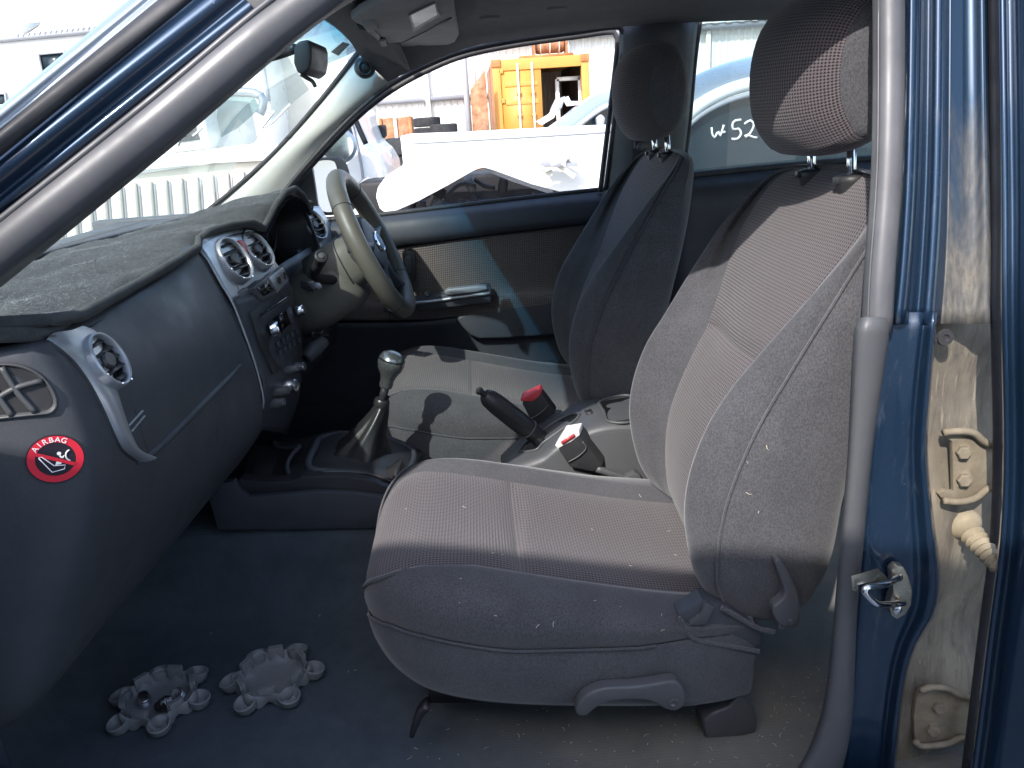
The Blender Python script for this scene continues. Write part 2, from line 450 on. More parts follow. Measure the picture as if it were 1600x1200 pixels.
def basis(n, up=V((0, 0, 1))):
    n = V(n).normalized(); a = up.cross(n)
    if a.length < 1e-4: a = V((1, 0, 0)).cross(n)
    a.normalize(); return a, n.cross(a).normalized(), n      # right, up, out
def lathe(name, prof, org, axis, mat, parent=None, seg=24, sx=1., up=V((0, 0, 1)), **kw):
    """prof: (radius, height) along axis"""
    a, b, n = basis(axis, up); org = V(org); verts = []; f = []; m = len(prof)
    for k in range(seg):
        q = 2*math.pi*k/seg; d = a*math.cos(q)*sx+b*math.sin(q)
        for (r, h) in prof: verts.append(org+d*r+n*h)
    for k in range(seg):
        k2 = (k+1) % seg
        for i in range(m-1): f.append((k*m+i, k2*m+i, k2*m+i+1, k*m+i+1))
    f.append(tuple(k*m+m-1 for k in range(seg)))
    f.append(tuple(k*m for k in reversed(range(seg))))
    bm = bmesh.new(); vs = [bm.verts.new(v) for v in verts]
    for q in f:
        try: bm.faces.new([vs[i] for i in q])
        except ValueError: pass
    bmesh.ops.remove_doubles(bm, verts=bm.verts, dist=1e-6)
    return bm_obj(name, bm, mat, parent, auto=R_(40), **kw)
def prism_bm(outline, vec, bevel=0., seg=2):
    bm = bmesh.new(); vec = V(vec)
    a = [bm.verts.new(V(p)) for p in outline]; b = [bm.verts.new(V(p)+vec) for p in outline]
    n = len(a)
    bm.faces.new(a); bm.faces.new(b[::-1])
    for i in range(n): bm.faces.new((a[i], b[i], b[(i+1) % n], a[(i+1) % n]))
    bmesh.ops.recalc_face_normals(bm, faces=bm.faces)
    if bevel:
        bmesh.ops.bevel(bm, geom=list(bm.edges), offset=bevel, segments=seg, affect='EDGES', profile=.6, clamp_overlap=True)
    return bm
def prism(name, outline, vec, mat, parent=None, bevel=0., seg=2, **kw):
    return bm_obj(name, prism_bm(outline, vec, bevel, seg), mat, parent, auto=R_(35), **kw)
def box_bm(c, s, rot=None, bevel=0., seg=2):
    c = V(c); hx, hy, hz = s[0]/2, s[1]/2, s[2]/2
    M = rot.to_matrix() if rot is not None and isinstance(rot, Euler) else (rot or Matrix.Identity(3))
    o = [c+M @ V(p) for p in ((-hx, -hy, -hz), (hx, -hy, -hz), (hx, hy, -hz), (-hx, hy, -hz))]
    return prism_bm(o, M @ V((0, 0, s[2])), bevel, seg)
def box(name, c, s, mat, parent=None, rot=None, bevel=0., seg=2, **kw):
    return bm_obj(name, box_bm(c, s, rot, bevel, seg), mat, parent, auto=R_(35), **kw)
def join_bm(bms):
    out = bmesh.new()
    for b in bms:
        me = bpy.data.meshes.new('tmp'); b.to_mesh(me); out.from_mesh(me); b.free(); bpy.data.meshes.remove(me)
    return out
def geo_bm(v, f):
    bm = bmesh.new(); vs = [bm.verts.new(x) for x in v]
    for q in f:
        try: bm.faces.new([vs[i] for i in q])
        except ValueError: pass
    return bm
def mat3(a, b, n): return Matrix((a, b, n)).transposed()
def bvh_of(*objs):
    vs = []; fs = []
    for o in objs:
        k = len(vs); vs += [v.co+ORG[o] for v in o.data.vertices]; fs += [tuple(k+i for i in p.vertices) for p in o.data.polygons]
    return BVHTree.FromPolygons(vs, fs)
def on(tree, px, py, off=.001):
    """the point of a surface seen at this pixel, and its outward normal"""
    d = ray(px, py).normalized(); h = tree.ray_cast(CAM, d)
    if h[0] is None:
        best = None
        for k in range(60):
            q = CAM+d*(.7+k*.035); m_ = tree.find_nearest(q)
            if m_[0] is not None and (best is None or m_[3] < best[3]): best = m_
        h = best
    n = h[1] if h[1].dot(d) < 0 else -h[1]
    return h[0]+n*off, n
def text_mesh(name, s, size, org, right, up, mat, parent=None, ext=.0002, **kw):
    cu = bpy.data.curves.new(name, 'FONT'); cu.body = s; cu.size = size; cu.align_x = 'CENTER'; cu.align_y = 'CENTER'; cu.extrude = ext; cu.resolution_u = 3
    t = bpy.data.objects.new(name, cu); COL.objects.link(t)
    dg = bpy.context.evaluated_depsgraph_get(); me = bpy.data.meshes.new_from_object(t.evaluated_get(dg))
    bpy.data.objects.remove(t)
    M = mat3(V(right).normalized(), V(up).normalized(), V(right).cross(V(up)).normalized())
    vs = [V(org)+M @ v.co for v in me.vertices]; fs = [tuple(p.vertices) for p in me.polygons]
    bpy.data.meshes.remove(me)
    return mesh(name, vs, fs, mat, parent, smooth=False, **kw)
# ================================================================== the truck's shell
TRUCK = empty('pickup_truck', (0.3, 1.5, 0), label='dark blue pickup truck cab seen through its open passenger door', cat='pickup truck')
T = TRUCK
def mirrorY(p): return V((p.x, 2.98-p.y, p.z))
# ground and sky come from outside; first the roof, glass and pillars
far_edge = [P(606, 128, 2.13), P(640, 112, 2.13), P(720, 78, 2.13), P(800, 62, 2.13), P(970, 42, 2.13), V((.8, 2.13, 1.60)), V((1.45, 2.12, 1.57))]
def hl_row(Y, dz):
    k = min(1, (2.13-Y)/.3) if Y > 1.49 else min(1, (Y-.85)/.3)
    xs = [-.25, -.15, 0., .2, .42, .8, 1.45]
    zc = [1.600, 1.622, 1.640, 1.655, 1.66, 1.66, 1.63]
    return [V((x, Y, z-dz)) for x, z in zip(xs, zc)]
rows = [far_edge, hl_row(2.06, .028), hl_row(1.9, .01), hl_row(1.7, .002), hl_row(1.49, 0), hl_row(1.28, .002), hl_row(1.08, .01), hl_row(.92, .028), [mirrorY(p) for p in far_edge]]
HLG = loft(rows, 40, 30)
headliner = sheet('roof_lining', HLG, 'headliner', T, thick=.012, toward=(.3, 1.5, 1.0), label='grey fabric roof lining')
sheet('roof', [[p+V((0, 0, .05)) for p in r] for r in HLG], 'navy_paint', T, thick=.004, toward=(.3, 1.5, 5))
# windscreen
ws_top = [V((-.13, .90, 1.560)), V((-.21, 1.1, 1.590)), V((-.25, 1.49, 1.603)), V((-.25, 1.9, 1.603)), P(562, 76, 2.175)]
ws_bot = [V((-.66, .86, 1.19)), V((-.78, 1.1, 1.205)), V((-.84, 1.49, 1.21)), V((-.80, 1.85, 1.208)), P(309, 338, 2.18)]
ws_mid = [a.lerp(b, .5)+V((-.02, 0, .022)) for a, b in zip(ws_top, ws_bot)]
WSG = loft([ws_bot, ws_mid, ws_top], 30, 16)
windscreen = sheet('windscreen', WSG, 'windscreen_glass', T, label='hazy windscreen with blue tint band along the top')
tube('windscreen_seal', crom(ws_bot, 30), .010, 'dark_rubber', T, seg=8)
tube('windscreen_seal', [P(308, 341, 2.165)]+PL([(358, 302), (428, 239), (498, 160), (564, 76)], 2.165), .006, 'dark_rubber', T, n=30, seg=8)
# far A pillar
sheet('pillar_trim', loft([PL([(314, 340), (398, 270), (478, 184), (564, 78)], 2.175), PL([(345, 334), (420, 258), (495, 183), (576, 90)], 2.150), PL([(395, 318), (458, 245), (528, 182), (600, 112)], 2.150), PL([(452, 296), (500, 233), (560, 173), (625, 122)], 2.175)], 30, 14), 'pillar_trim', T, thick=.004, label='pale sunlit trim of the driver side windscreen pillar')
# header strip between windscreen and lining
sheet('header_trim', loft([[V((x, y, z-.004)) for x, y, z in ((-.135, .9, 1.562), (-.215, 1.1, 1.592), (-.255, 1.49, 1.606), (-.255, 1.9, 1.606))]+[P(575, 84, 2.1)], [V((-.08, .92, 1.566)), V((-.15, 1.1, 1.597)), V((-.17, 1.49, 1.607)), V((-.15, 1.9, 1.60)), P(640, 111, 2.125)]], 26, 6), 'headliner', T, thick=.006, toward=(.3, 1.5, 1.0))
# far door opening: weatherstrip round the window, door frame outside it
wpath = PL([(440, 305), (470, 268), (520, 212), (565, 168), (610, 133), (660, 106), (720, 82), (800, 65), (900, 51), (966, 43)], 2.165)+PL([(974, 60), (968, 120), (958, 200), (946, 296)], 2.17)
tube('weatherstrip', wpath, .0062, 'dark_rubber', T, n=60, seg=8)
wp2 = PL([(440, 312), (470, 277), (520, 222), (565, 177), (612, 141), (662, 113), (722, 88), (800, 71), (900, 57), (958, 50)], 2.215)+PL([(965, 64), (960, 120), (950, 200), (938, 300)], 2.215)
tube('door_frame', wp2, .0075, 'dark_rubber', T, n=60, seg=8)
# far B pillar trim with its seat belt
bL = PL([(968, 30), (966, 120), (957, 200), (946, 300), (930, 420), (915, 600)], 2.17)
bR = PL([(1092, 20), (1084, 100), (1076, 190), (1066, 275), (1055, 420), (1045, 600)], 2.17)
bM = [a.lerp(b, .5)+V((0, -.045, 0)) for a, b in zip(bL, bR)]
sheet('pillar_trim', loft([bL, [a.lerp(b, .2)+V((0, -.03, 0)) for a, b in zip(bL, bR)], bM, [a.lerp(b, .8)+V((0, -.03, 0)) for a, b in zip(bL, bR)], bR], 20, 16), 'mid_plastic', T, thick=.004, label='grey centre pillar trim behind the driver seat')
tube('seat_belt', PL([(1002, 232), (996, 330), (985, 460), (975, 600)], 2.10), .024, 'belt_web', T, n=16, prof=[(-.06, -1), (.06, -1), (.06, 1), (-.06, 1)])
gd = empty('belt_guide', P(1000, 232, 2.11), T)
prism('belt_guide_plate', PL([(992, 222), (1006, 218), (1016, 226), (1014, 238), (1000, 243), (992, 236)], 2.10), (0, .02, 0), 'black_plastic', gd, bevel=.003)
lathe('bolt', [(0, 0), (.010, 0), (.010, .01), (.006, .013), (0, .013)], P(1000, 230, 2.098), (0, -1, 0), 'mid_plastic', gd, seg=14)
# far rear door: window, belt and dark panel below
rwp = PL([(1066, 272), (1076, 190), (1084, 100), (1092, 40), (1102, 28), (1200, 20), (1365, 8)], 2.19)
tube('weatherstrip', rwp, .009, 'dark_rubber', T, n=40, seg=8)
tube('weatherstrip', PL([(1064, 276), (1200, 262), (1370, 247)], 2.19), .010, 'dark_rubber', T, n=14, seg=8)
sheet('rear_door_window', loft([PL([(1064, 276), (1200, 264), (1375, 248)], 2.215), PL([(1094, 24), (1200, 14), (1375, 0)], 2.20)], 16, 8), 'window_glass', T, label='rear door glass on the driver side')
sheet('rear_door_panel', loft([PL([(1060, 280), (1200, 266), (1380, 250)], 2.18), PL([(1056, 300), (1200, 285), (1380, 270)], 2.14), PL([(1050, 420), (1200, 400), (1400, 380)], 2.15), PL([(1040, 620), (1200, 610), (1450, 590)], 2.16)], 16, 12), 'dash_lower', T, thick=.01)
# cab rear wall with its window (behind the frame's right edge, closes the cab)
rw = empty('cab_rear_wall', (1.5, 1.5, .5), T)
box('lower_wall', (1.52, 1.49, .82), (.03, 1.36, .66), 'dash_lower', rw)
box('upper_wall', (1.49, 1.49, 1.57), (.03, 1.36, .12), 'headliner', rw)
for yy in (.87, 2.11): box('corner_post', (1.5, yy, 1.33), (.05, .12, .36), 'mid_plastic', rw)
mesh('rear_window', [V((1.5, .93, 1.15)), V((1.5, 2.05, 1.15)), V((1.49, 2.05, 1.51)), V((1.49, .93, 1.51))], [(0, 1, 2, 3)], 'window_glass', rw)
# floor, toe board, tunnel
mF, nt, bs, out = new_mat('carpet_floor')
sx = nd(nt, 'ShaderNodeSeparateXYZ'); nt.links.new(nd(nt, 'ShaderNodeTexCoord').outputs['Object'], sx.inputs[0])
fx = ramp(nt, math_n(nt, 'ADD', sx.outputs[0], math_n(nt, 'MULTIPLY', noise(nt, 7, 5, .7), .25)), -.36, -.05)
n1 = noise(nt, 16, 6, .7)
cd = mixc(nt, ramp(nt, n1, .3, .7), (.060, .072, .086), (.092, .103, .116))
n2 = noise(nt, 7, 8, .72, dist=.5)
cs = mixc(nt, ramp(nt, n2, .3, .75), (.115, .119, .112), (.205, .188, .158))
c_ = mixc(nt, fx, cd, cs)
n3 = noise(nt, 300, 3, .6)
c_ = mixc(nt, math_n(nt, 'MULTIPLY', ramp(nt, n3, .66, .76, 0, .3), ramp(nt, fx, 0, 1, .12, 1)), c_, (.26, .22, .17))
nt.links.new(c_, bs.inputs['Base Color']); bs.inputs['Roughness'].default_value = 1; bs.inputs['Specular IOR Level'].default_value = .1
wv = math_n(nt, 'SINE', math_n(nt, 'MULTIPLY', sx.outputs[1], 1100.))
bump(nt, bs, math_n(nt, 'ADD', noise(nt, 650, 3, .7), math_n(nt, 'MULTIPLY', wv, .10)), .7, .002)
def fl_row(Y, dz=0): return [V((-1.02, Y, .86+dz)), V((-.93, Y, .70+dz)), V((-.82, Y, .545+dz)), V((-.70, Y, .503+dz)), V((-.3, Y, .50+dz)), V((.2, Y, .50+dz)), V((.42, Y, .502+dz)), V((1.5, Y, .502+dz))]
tun = [(1.30, .0), (1.345, .03), (1.365, .10), (1.375, .15), (1.40, .165), (1.58, .165), (1.605, .15), (1.615, .10), (1.635, .03), (1.68, 0)]
rows = [fl_row(.76, .03), fl_row(.80, .006), fl_row(.86), fl_row(1.05), fl_row(1.22)]+[fl_row(y, z) for y, z in tun]+[fl_row(1.9), fl_row(2.22)]
FLG = [crom(r, 50) for r in rows]
floor = sheet('floor_carpet', FLG, 'carpet_floor', T, thick=.01, toward=(0, 1.5, 3), label='dark dusty floor carpet')
sheet('firewall', loft([[V((-1.03, .78, .84)), V((-1.03, 2.22, .84))], [V((-1.0, .78, 1.05)), V((-1.0, 2.22, 1.05))], [V((-.90, .78, 1.20)), V((-.90, 2.22, 1.20))]], 8, 6), 'carpet', T, thick=.01, toward=(0, 1.5, 1))
# near side sill and kick panel
sheet('sill', loft([[V((-.75, .80, .515)), V((.3, .80, .512)), V((1.4, .80, .512))], [V((-.75, .765, .545)), V((.3, .765, .54)), V((1.4, .765, .54))], [V((-.75, .72, .535)), V((.3, .72, .53)), V((1.4, .72, .53))], [V((-.75, .70, .40)), V((.3, .70, .40)), V((1.4, .70, .40))]], 12, 14), 'navy_dusty', T, thick=.003, toward=(0, 0, 2))
sheet('kick_panel', loft([[V((-1.0, .80, .50)), V((-.80, .80, .50)), V((-.70, .80, .505))], [V((-1.0, .79, .8)), V((-.82, .79, .72)), V((-.73, .79, .62))], [V((-1.0, .785, 1.0)), V((-.85, .785, .95)), V((-.76, .785, .80))]], 10, 10), 'dash_lower', T, thick=.01, toward=(0, 2, .8))
box('far_kick_panel', (-.80, 2.235, .85), (.52, .05, .72), 'dash_lower', T, bevel=.01)
box('far_sill', (.2, 2.235, .56), (1.6, .07, .13), 'dash_lower', T, bevel=.012)

# ------------------------------------------------------------------ near windscreen pillar: the door opening's painted frame and its seal
def aline(yl, xt, Y, n=12, bow=0.):
    out = []
    for i in range(n):
        t = -.55+i/(n-1)*1.75
        px, py = xt*t, yl*(1-t)
        py -= bow*4*t*(1-t)
        out.append(P(px, py, Y+.075*t))
    return out
sheet('roof_gutter', loft([aline(166, 200, .780), aline(172, 208, .769), aline(184, 222, .766), aline(190, 231, .770), aline(202, 246, .768)], 24, 20), 'silver_paint', T, thick=.003)
sheet('gutter_seal', loft([aline(202, 246, .769), aline(212, 258, .762), aline(235, 287, .764), aline(246, 302, .773)], 24, 12), 'dark_rubber', T, thick=.003)
sheet('windscreen_pillar', loft([aline(243, 300, .776), aline(262, 322, .768), aline(280, 345, .769), aline(296, 366, .777), aline(306, 380, .781), aline(318, 394, .777), aline(332, 412, .779), aline(345, 430, .788), aline(360, 450, .798)], 30, 36), 'navy_paint', T, thick=.003, label='dark blue painted windscreen pillar at the open door')
seal = [P(-300, 628, .755), P(0, 390, .78), P(240, 199, .815), P(482, 2, .852), V((-.03, .872, 1.575)), V((.2, .885, 1.605)), V((.38, .900, 1.605)), V((.455, .905, 1.57)), P(1388, 0, .896), P(1386, 250, .852), P(1374, 430, .820), P(1370, 520, .806)]
ns = 90
tube('door_seal', seal, [.0215]*5+[.0185]*3+[.0160]*5, 'rubber', T, n=ns, seg=18, prof=[(math.cos(q)*(1+.05*math.cos(3*q)), math.sin(q)) for q in [2*math.pi*k/18 for k in range(18)]], label='thick grey rubber seal round the open door')
tube('seal_lip', [p+V((-.004, -.012, .018)) for p in seal[:5]], .0035, 'rubber', T, n=40, seg=6)
tube('seal_lip', [p+V((-.0150, -.008, 0)) for p in seal[8:]], .0013, 'rubber', T, n=20, seg=6)
sheet('pillar_trim', loft([[P(-300, 665, .775), P(0, 428, .795), P(250, 230, .825), P(528, 2, .862), V((.0, .885, 1.570))], [P(-300, 690, .84), P(0, 450, .86), P(262, 236, .885), P(540, 8, .92), V((.02, .93, 1.565))]], 30, 6), 'grey_plastic', T, thick=.004)
# roof side rail above the opening, outside
sheet('roof_rail', loft([[V((-.15, .862, 1.56)), V((.0, .88, 1.60)), V((.2, .893, 1.625)), V((.42, .895, 1.625)), V((1.4, .89, 1.60))], [V((-.17, .80, 1.58)), V((.0, .82, 1.62)), V((.2, .835, 1.645)), V((.42, .835, 1.645)), V((1.4, .83, 1.62))], [V((-.19, .80, 1.60)), V((.0, .83, 1.655)), V((.2, .845, 1.69)), V((.42, .85, 1.70)), V((1.4, .84, 1.67))]], 24, 10), 'navy_paint', T, thick=.003, toward=(0, -1, 1.2))

# ------------------------------------------------------------------ near centre pillar: painted jamb, trim, striker, rear door hinges
def vline(ys, xs, Y, tum=.095):
    out = []
    for y, x in zip(ys, xs):
        out.append(P(x, y, Y+(tum*(500-y)/500 if y < 500 else 0)))
    return out
ysU = [-140, 0, 250, 400, 506]
UP = [((1404, 1404, 1400, 1392, 1384), .822), ((1416, 1416, 1411, 1403, 1394), .806), ((1424, 1424, 1420, 1412, 1402), .797), ((1437, 1437, 1432, 1424, 1414), .800),
      ((1444, 1444, 1440, 1432, 1424), .812), ((1452, 1452, 1449, 1442, 1434), .815), ((1462, 1462, 1459, 1452, 1444), .802), ((1473, 1473, 1470, 1463, 1455), .800),
      ((1484, 1484, 1482, 1478, 1470), .808), ((1505, 1505, 1505, 1503, 1498), .810), ((1522, 1522, 1524, 1524, 1522), .806), ((1536, 1537, 1541, 1544, 1545), .797), ((1546, 1548, 1553, 1557, 1560), .815)]
sheet('centre_pillar', loft([vline(ysU, x, y) for x, y in UP[:9]], 26, 60), 'navy_dusty', T, thick=.003, label='blue painted centre pillar with pale dusty streaks')
sheet('pillar_flange', loft([vline(ysU, x, y) for x, y in UP[8:]], 26, 26), 'flange_paint', T, thick=.003)
tube('pillar_edge', vline(ysU, [x+3 for x in UP[12][0]], .806), .0045, 'flange_dirt', T, n=30, seg=8)
ysL = [488, 520, 600, 700, 800, 900, 960, 1010, 1080, 1200, 1320]
l0 = [1384, 1382, 1368, 1358, 1350, 1340, 1334, 1330, 1326, 1312, 1290]
l9 = [1466, 1463, 1456, 1450, 1458, 1470, 1461, 1432, 1413, 1400, 1390]
def mixrow(t, Y, k=0): return vline(ysL, [a*(1-t)+b*t for a, b in zip(l0, l9)], Y)
sheet('centre_pillar', loft([mixrow(0, .815), mixrow(.12, .808), mixrow(.45, .806), mixrow(.66, .803), mixrow(.74, .806), mixrow(.80, .800), mixrow(.90, .790), mixrow(.965, .792), mixrow(1., .806), mixrow(1.005, .83)], 40, 40), 'navy_dusty', T, thick=.003)
h0 = [1446, 1440, 1430, 1425, 1430, 1440, 1432, 1405, 1388, 1375, 1360]
h9 = [1585]*11
def hrow(t, Y):
    r = vline(ysL, [a*(1-t)+b*t for a, b in zip(h0, h9)], Y)
    w = [0, .0, .012, .004, -.004, .004, .016, .012, .0, .004, .008]
    return [p+V((0, k*(1 if .15 < t < .95 else .2), 0)) for p, k in zip(r, w)]
sheet('hinge_face', loft([hrow(0, .828), hrow(.18, .826), hrow(.30, .832), hrow(.5, .842), hrow(.8, .850), hrow(1., .870)], 40, 24), 'jamb_dirt', T, thick=.003, label='mud streaked hinge face of the centre pillar')
# grey plastic trim on the pillar's lower half
ysT = [496, 505, 530, 700, 850, 960, 1080, 1140, 1190, 1250, 1320]
tl = [1342, 1335, 1333, 1325, 1312, 1303, 1290, 1275, 1252, 1205, 1120]
tr_ = [1388, 1392, 1390, 1365, 1350, 1340, 1335, 1330, 1320, 1300, 1260]
def trow(t, Y): return vline(ysT, [a*(1-t)+b*t for a, b in zip(tl, tr_)], Y)
sheet('pillar_trim', loft([trow(0, .84), trow(.03, .80), trow(.14, .783), trow(.45, .779), trow(.80, .782), trow(.97, .795), trow(1., .83)], 44, 24), 'grey_plastic', T, thick=.008, label='grey plastic trim on the lower centre pillar')
# belt buckle bit peeking out
prism('seat_catch', PL([(1303, 758), (1312, 752), (1322, 754), (1322, 796), (1310, 794), (1302, 780)], .93), (0, .02, 0), 'white_plastic', T, bevel=.002)
# striker
st = empty('door_striker', P(1395, 925, .80), T, label='brass coloured steel door striker on the centre pillar')
pl = PL([(1393, 892), (1402, 884), (1412, 886), (1420, 902), (1426, 925), (1424, 945), (1415, 960), (1402, 968), (1393, 962), (1389, 945), (1396, 925)], .790)
prism('striker_plate', pl, (0, .012, 0), 'steel', st, bevel=.0015)
tube('striker_loop', PL([(1404, 902, .786), (1385, 912, .762), (1362, 916, .752), (1350, 922, .748), (1360, 936, .748), (1372, 944, .750), (1392, 944, .764), (1412, 942, .788)], .78), .0042, 'chrome', st, n=40, seg=10)
prism('striker_guard', PL([(1330, 900, .742), (1372, 888, .755), (1392, 908, .785), (1384, 918, .785), (1368, 908, .758), (1340, 914, .745), (1340, 925, .745), (1332, 922, .742)], .76), (0.002, .004, -.003), 'steel', st, bevel=.0008)
for q in ((1403, 902), (1402, 952)):
    lathe('bolt', [(0, 0), (.0055, 0), (.0055, .002), (.003, .003), (0, .003)], P(q[0], q[1], .789), (0, -1, 0), 'chrome', st, seg=12)
# hinges of the rear door
for (dy, pts, bolts) in ((0, [(1474, 676), (1492, 674), (1520, 676), (1538, 690), (1566, 700), (1566, 768), (1545, 763), (1525, 778), (1500, 784), (1474, 782), (1466, 772), (1476, 765), (1490, 768), (1488, 690), (1478, 684)], [(1503, 705), (1504, 748)]),
                         (1, [(1437, 1080), (1455, 1074), (1480, 1076), (1500, 1086), (1530, 1096), (1530, 1162), (1505, 1153), (1480, 1162), (1440, 1166), (1430, 1158), (1428, 1120), (1432, 1090)], [(1466, 1103), (1456, 1138)])):
    hg = empty('door_hinge', P(1500, 730+400*dy, .83), T)
    prism('hinge_leaf', PL(pts, .818), (0, .007, 0), 'dirty_metal', hg, bevel=.0012)
    top = [pts[0], pts[1], pts[2], pts[3], pts[4]]
    tube('hinge_flange', [P(x, y, .812) for x, y in top], .0045, 'dirty_metal', hg, n=18, seg=8)
    tube('hinge_flange', [P(x, y, .812) for x, y in ([pts[9], pts[8], pts[7], pts[6], pts[5]] if not dy else [pts[9], pts[8], pts[7], pts[6], pts[5]])], .0045, 'dirty_metal', hg, n=18, seg=8)
    for b in bolts:
        bo = P(b[0], b[1], .818)
        lathe('bolt', [(0, -.002), (.012, -.002), (.012, .001), (.0085, .0015), (.0085, .008), (.007, .0095), (0, .0095)], bo, (-.2, -1, .1), 'dirty_metal', hg, seg=6)
# check strap bellows
ck = empty('door_check', P(1510, 825, .83), T, label='dusty rubber bellows of the rear door check strap')
c0 = P(1508, 822, .835); ax = (P(1556, 880, .775)-c0).normalized()
prof = [(0, -.012), (.021, -.012), (.022, 0), (.018, .006), (.010, .010)]
lathe('bellows_cup', prof+[(0, .012)], c0, ax, 'bellows', ck, seg=20)
pf = [(0, .008)]
for k in range(7):
    h = .012+k*.0085; pf += [(.0085, h), (.0150-.0006*k, h+.0042)]
pf += [(.007, .074), (0, .074)]
lathe('bellows', pf, c0, ax, 'bellows', ck, seg=18)
lathe('plug', [(0, 0), (.010, 0), (.009, .003), (.004, .003), (.003, .001), (0, .001)], P(1476, 527, .812), (0, -1, .05), 'dark_rubber', T, seg=16)
# the open rear door: its outer skin and rolled front edge
ysD = [-160, 0, 300, 500, 700, 850, 1000, 1200, 1340]
e0 = [1556, 1559, 1563, 1563, 1566, 1560, 1541, 1516, 1495]
def drow(dx, Y): return vline(ysD, [x+dx for x in e0], Y, .095)
rd = empty('rear_door', P(1600, 700, .72), T, label='open dark blue rear door at the right edge')
sheet('door_skin', loft([drow(-1, .775), drow(0, .758), drow(4, .744), drow(10, .741), drow(16, .750), drow(22, .748), drow(30, .735), drow(36, .730), drow(60, .715), drow(160, .665), drow(700, .48)], 30, 60), 'navy_paint', rd, thick=.004)
tube('door_edge_seal', drow(-6, .80), .006, 'dark_rubber', rd, n=40, seg=8)

# the open front door: stands left of the frame
fd = empty('front_door', (-.60, .70, .9), T, label='open passenger door beside the cab')
DH = V((-.70, .72, 0)); DD = V((.22, -.97, 0)).normalized(); DN = V((-DD.y, DD.x, 0))
def DP(s, z, o=0.): return DH+DD*s+DN*o+V((0, 0, z))
dout = [DP(0, .50), DP(.98, .50), DP(1.04, .75), DP(1.06, 1.19), DP(0, 1.17)]
prism('door_body', dout, DN*.11, 'navy_paint', fd, bevel=.01)
fr = [DP(.02, 1.16, .05), DP(.25, 1.33, .05), DP(.52, 1.50, .04), DP(.72, 1.565, .03), DP(.95, 1.585, .02), DP(1.04, 1.57, .02), DP(1.06, 1.45, .03), DP(1.05, 1.18, .05)]
tube('window_frame', fr, .03, 'navy_paint', fd, n=50, seg=10)
gg = crom(fr, 40)
mesh('window_pane', gg, [tuple(range(40))], 'door_glass', fd, smooth=False)
# ================================================================== the seats
def zone_grid(stations, keyfn, sub):
    """stations: list of s values; keyfn(s) -> key points; every span between keys cut into sub pieces"""
    G = []
    for s in stations:
        K = keyfn(s); m = len(K); row = []
        for i in range(m-1):
            b, c = K[i], K[i+1]; a = K[i-1] if i > 0 else b*2-c; d = K[i+2] if i+2 < m else c*2-b
            for q in range(sub):
                t = q/sub
                row.append(.5*((2*b)+(c-a)*t+(2*a-5*b+4*c-d)*t*t+(3*b-a-3*c+d)*t**3))
        row.append(K[-1]); G.append(row)
    return G
def seat_panel(name, G, N, j0, j1, i0, i1, mat, parent, groove=.006, width=.010, edges='lrtb', flip=False, cross=None, **kw):
    h, w = j1-j0+1, i1-i0+1
    sub = [[G[j][i] for i in range(i0, i1+1)] for j in range(j0, j1+1)]
    A = np.array([[tuple(p) for p in r] for r in sub])
    big = np.full((h, w), 9.)
    cu = np.concatenate([np.zeros((h, 1)), np.cumsum(np.linalg.norm(np.diff(A, axis=1), axis=2), axis=1)], axis=1)
    cv = np.concatenate([np.zeros((1, w)), np.cumsum(np.linalg.norm(np.diff(A, axis=0), axis=2), axis=0)], axis=0)
    D = big.copy()
    if 'l' in edges: D = np.minimum(D, cu)
    if 'r' in edges: D = np.minimum(D, cu[:, -1:]-cu)
    if 'b' in edges: D = np.minimum(D, cv)
    if 't' in edges: D = np.minimum(D, cv[-1:, :]-cv)
    dep = groove*np.exp(-(D/width)**1.3)
    if cross:
        E = big.copy()
        if 'b' in edges: E = np.minimum(E, cv)
        if 't' in edges: E = np.minimum(E, cv[-1:, :]-cv)
        F = np.minimum(cu, cu[:, -1:]-cu)
        dep = np.maximum(dep, cross*np.exp(-(E/.009)**1.3)*np.clip(F/.02, 0, 1))
    A = A-N[j0:j1+1, i0:i1+1]*dep[..., None]
    verts = [V(p) for p in A.reshape(-1, 3)]
    f = []
    for j in range(h-1):
        for i in range(w-1):
            q = (j*w+i, j*w+i+1, (j+1)*w+i+1, (j+1)*w+i); f.append(q[::-1] if flip else q)
    uv = [(float(cu[j].mean()*0+cu[h//2, i]), float(cv[j, w//2])) for j in range(h) for i in range(w)]
    return mesh(name, verts, f, mat, parent, uv=uv, **kw)
def interp(tab, x): return [float(np.interp(x, [r[0] for r in tab], [r[k] for r in tab])) for k in range(1, len(tab[0]))]
def smooth_tab(tab, n=60):
    pts = crom([V((r[0], r[1], r[2])) for r in tab], n)
    return pts
def spl(tab, x):
    """smooth (monotone cubic-ish) lookup of every column"""
    xs = [r[0] for r in tab]; k = int(np.clip(np.searchsorted(xs, x)-1, 0, len(xs)-2)); res = []
    t = (x-xs[k])/(xs[k+1]-xs[k]); t = min(1, max(0, t))
    for c in range(1, len(tab[0])):
        y = [r[c] for r in tab]
        def sl(i):
            if i <= 0: return (y[1]-y[0])/(xs[1]-xs[0])
            if i >= len(xs)-1: return (y[-1]-y[-2])/(xs[-1]-xs[-2])
            return (y[i+1]-y[i-1])/(xs[i+1]-xs[i-1])
        hh = xs[k+1]-xs[k]; m0, m1 = sl(k)*hh, sl(k+1)*hh
        res.append((2*t**3-3*t*t+1)*y[k]+(t**3-2*t*t+t)*m0+(-2*t**3+3*t*t)*y[k+1]+(t**3-t*t)*m1)
    return res
SY = 1.115                                    # middle of the passenger seat
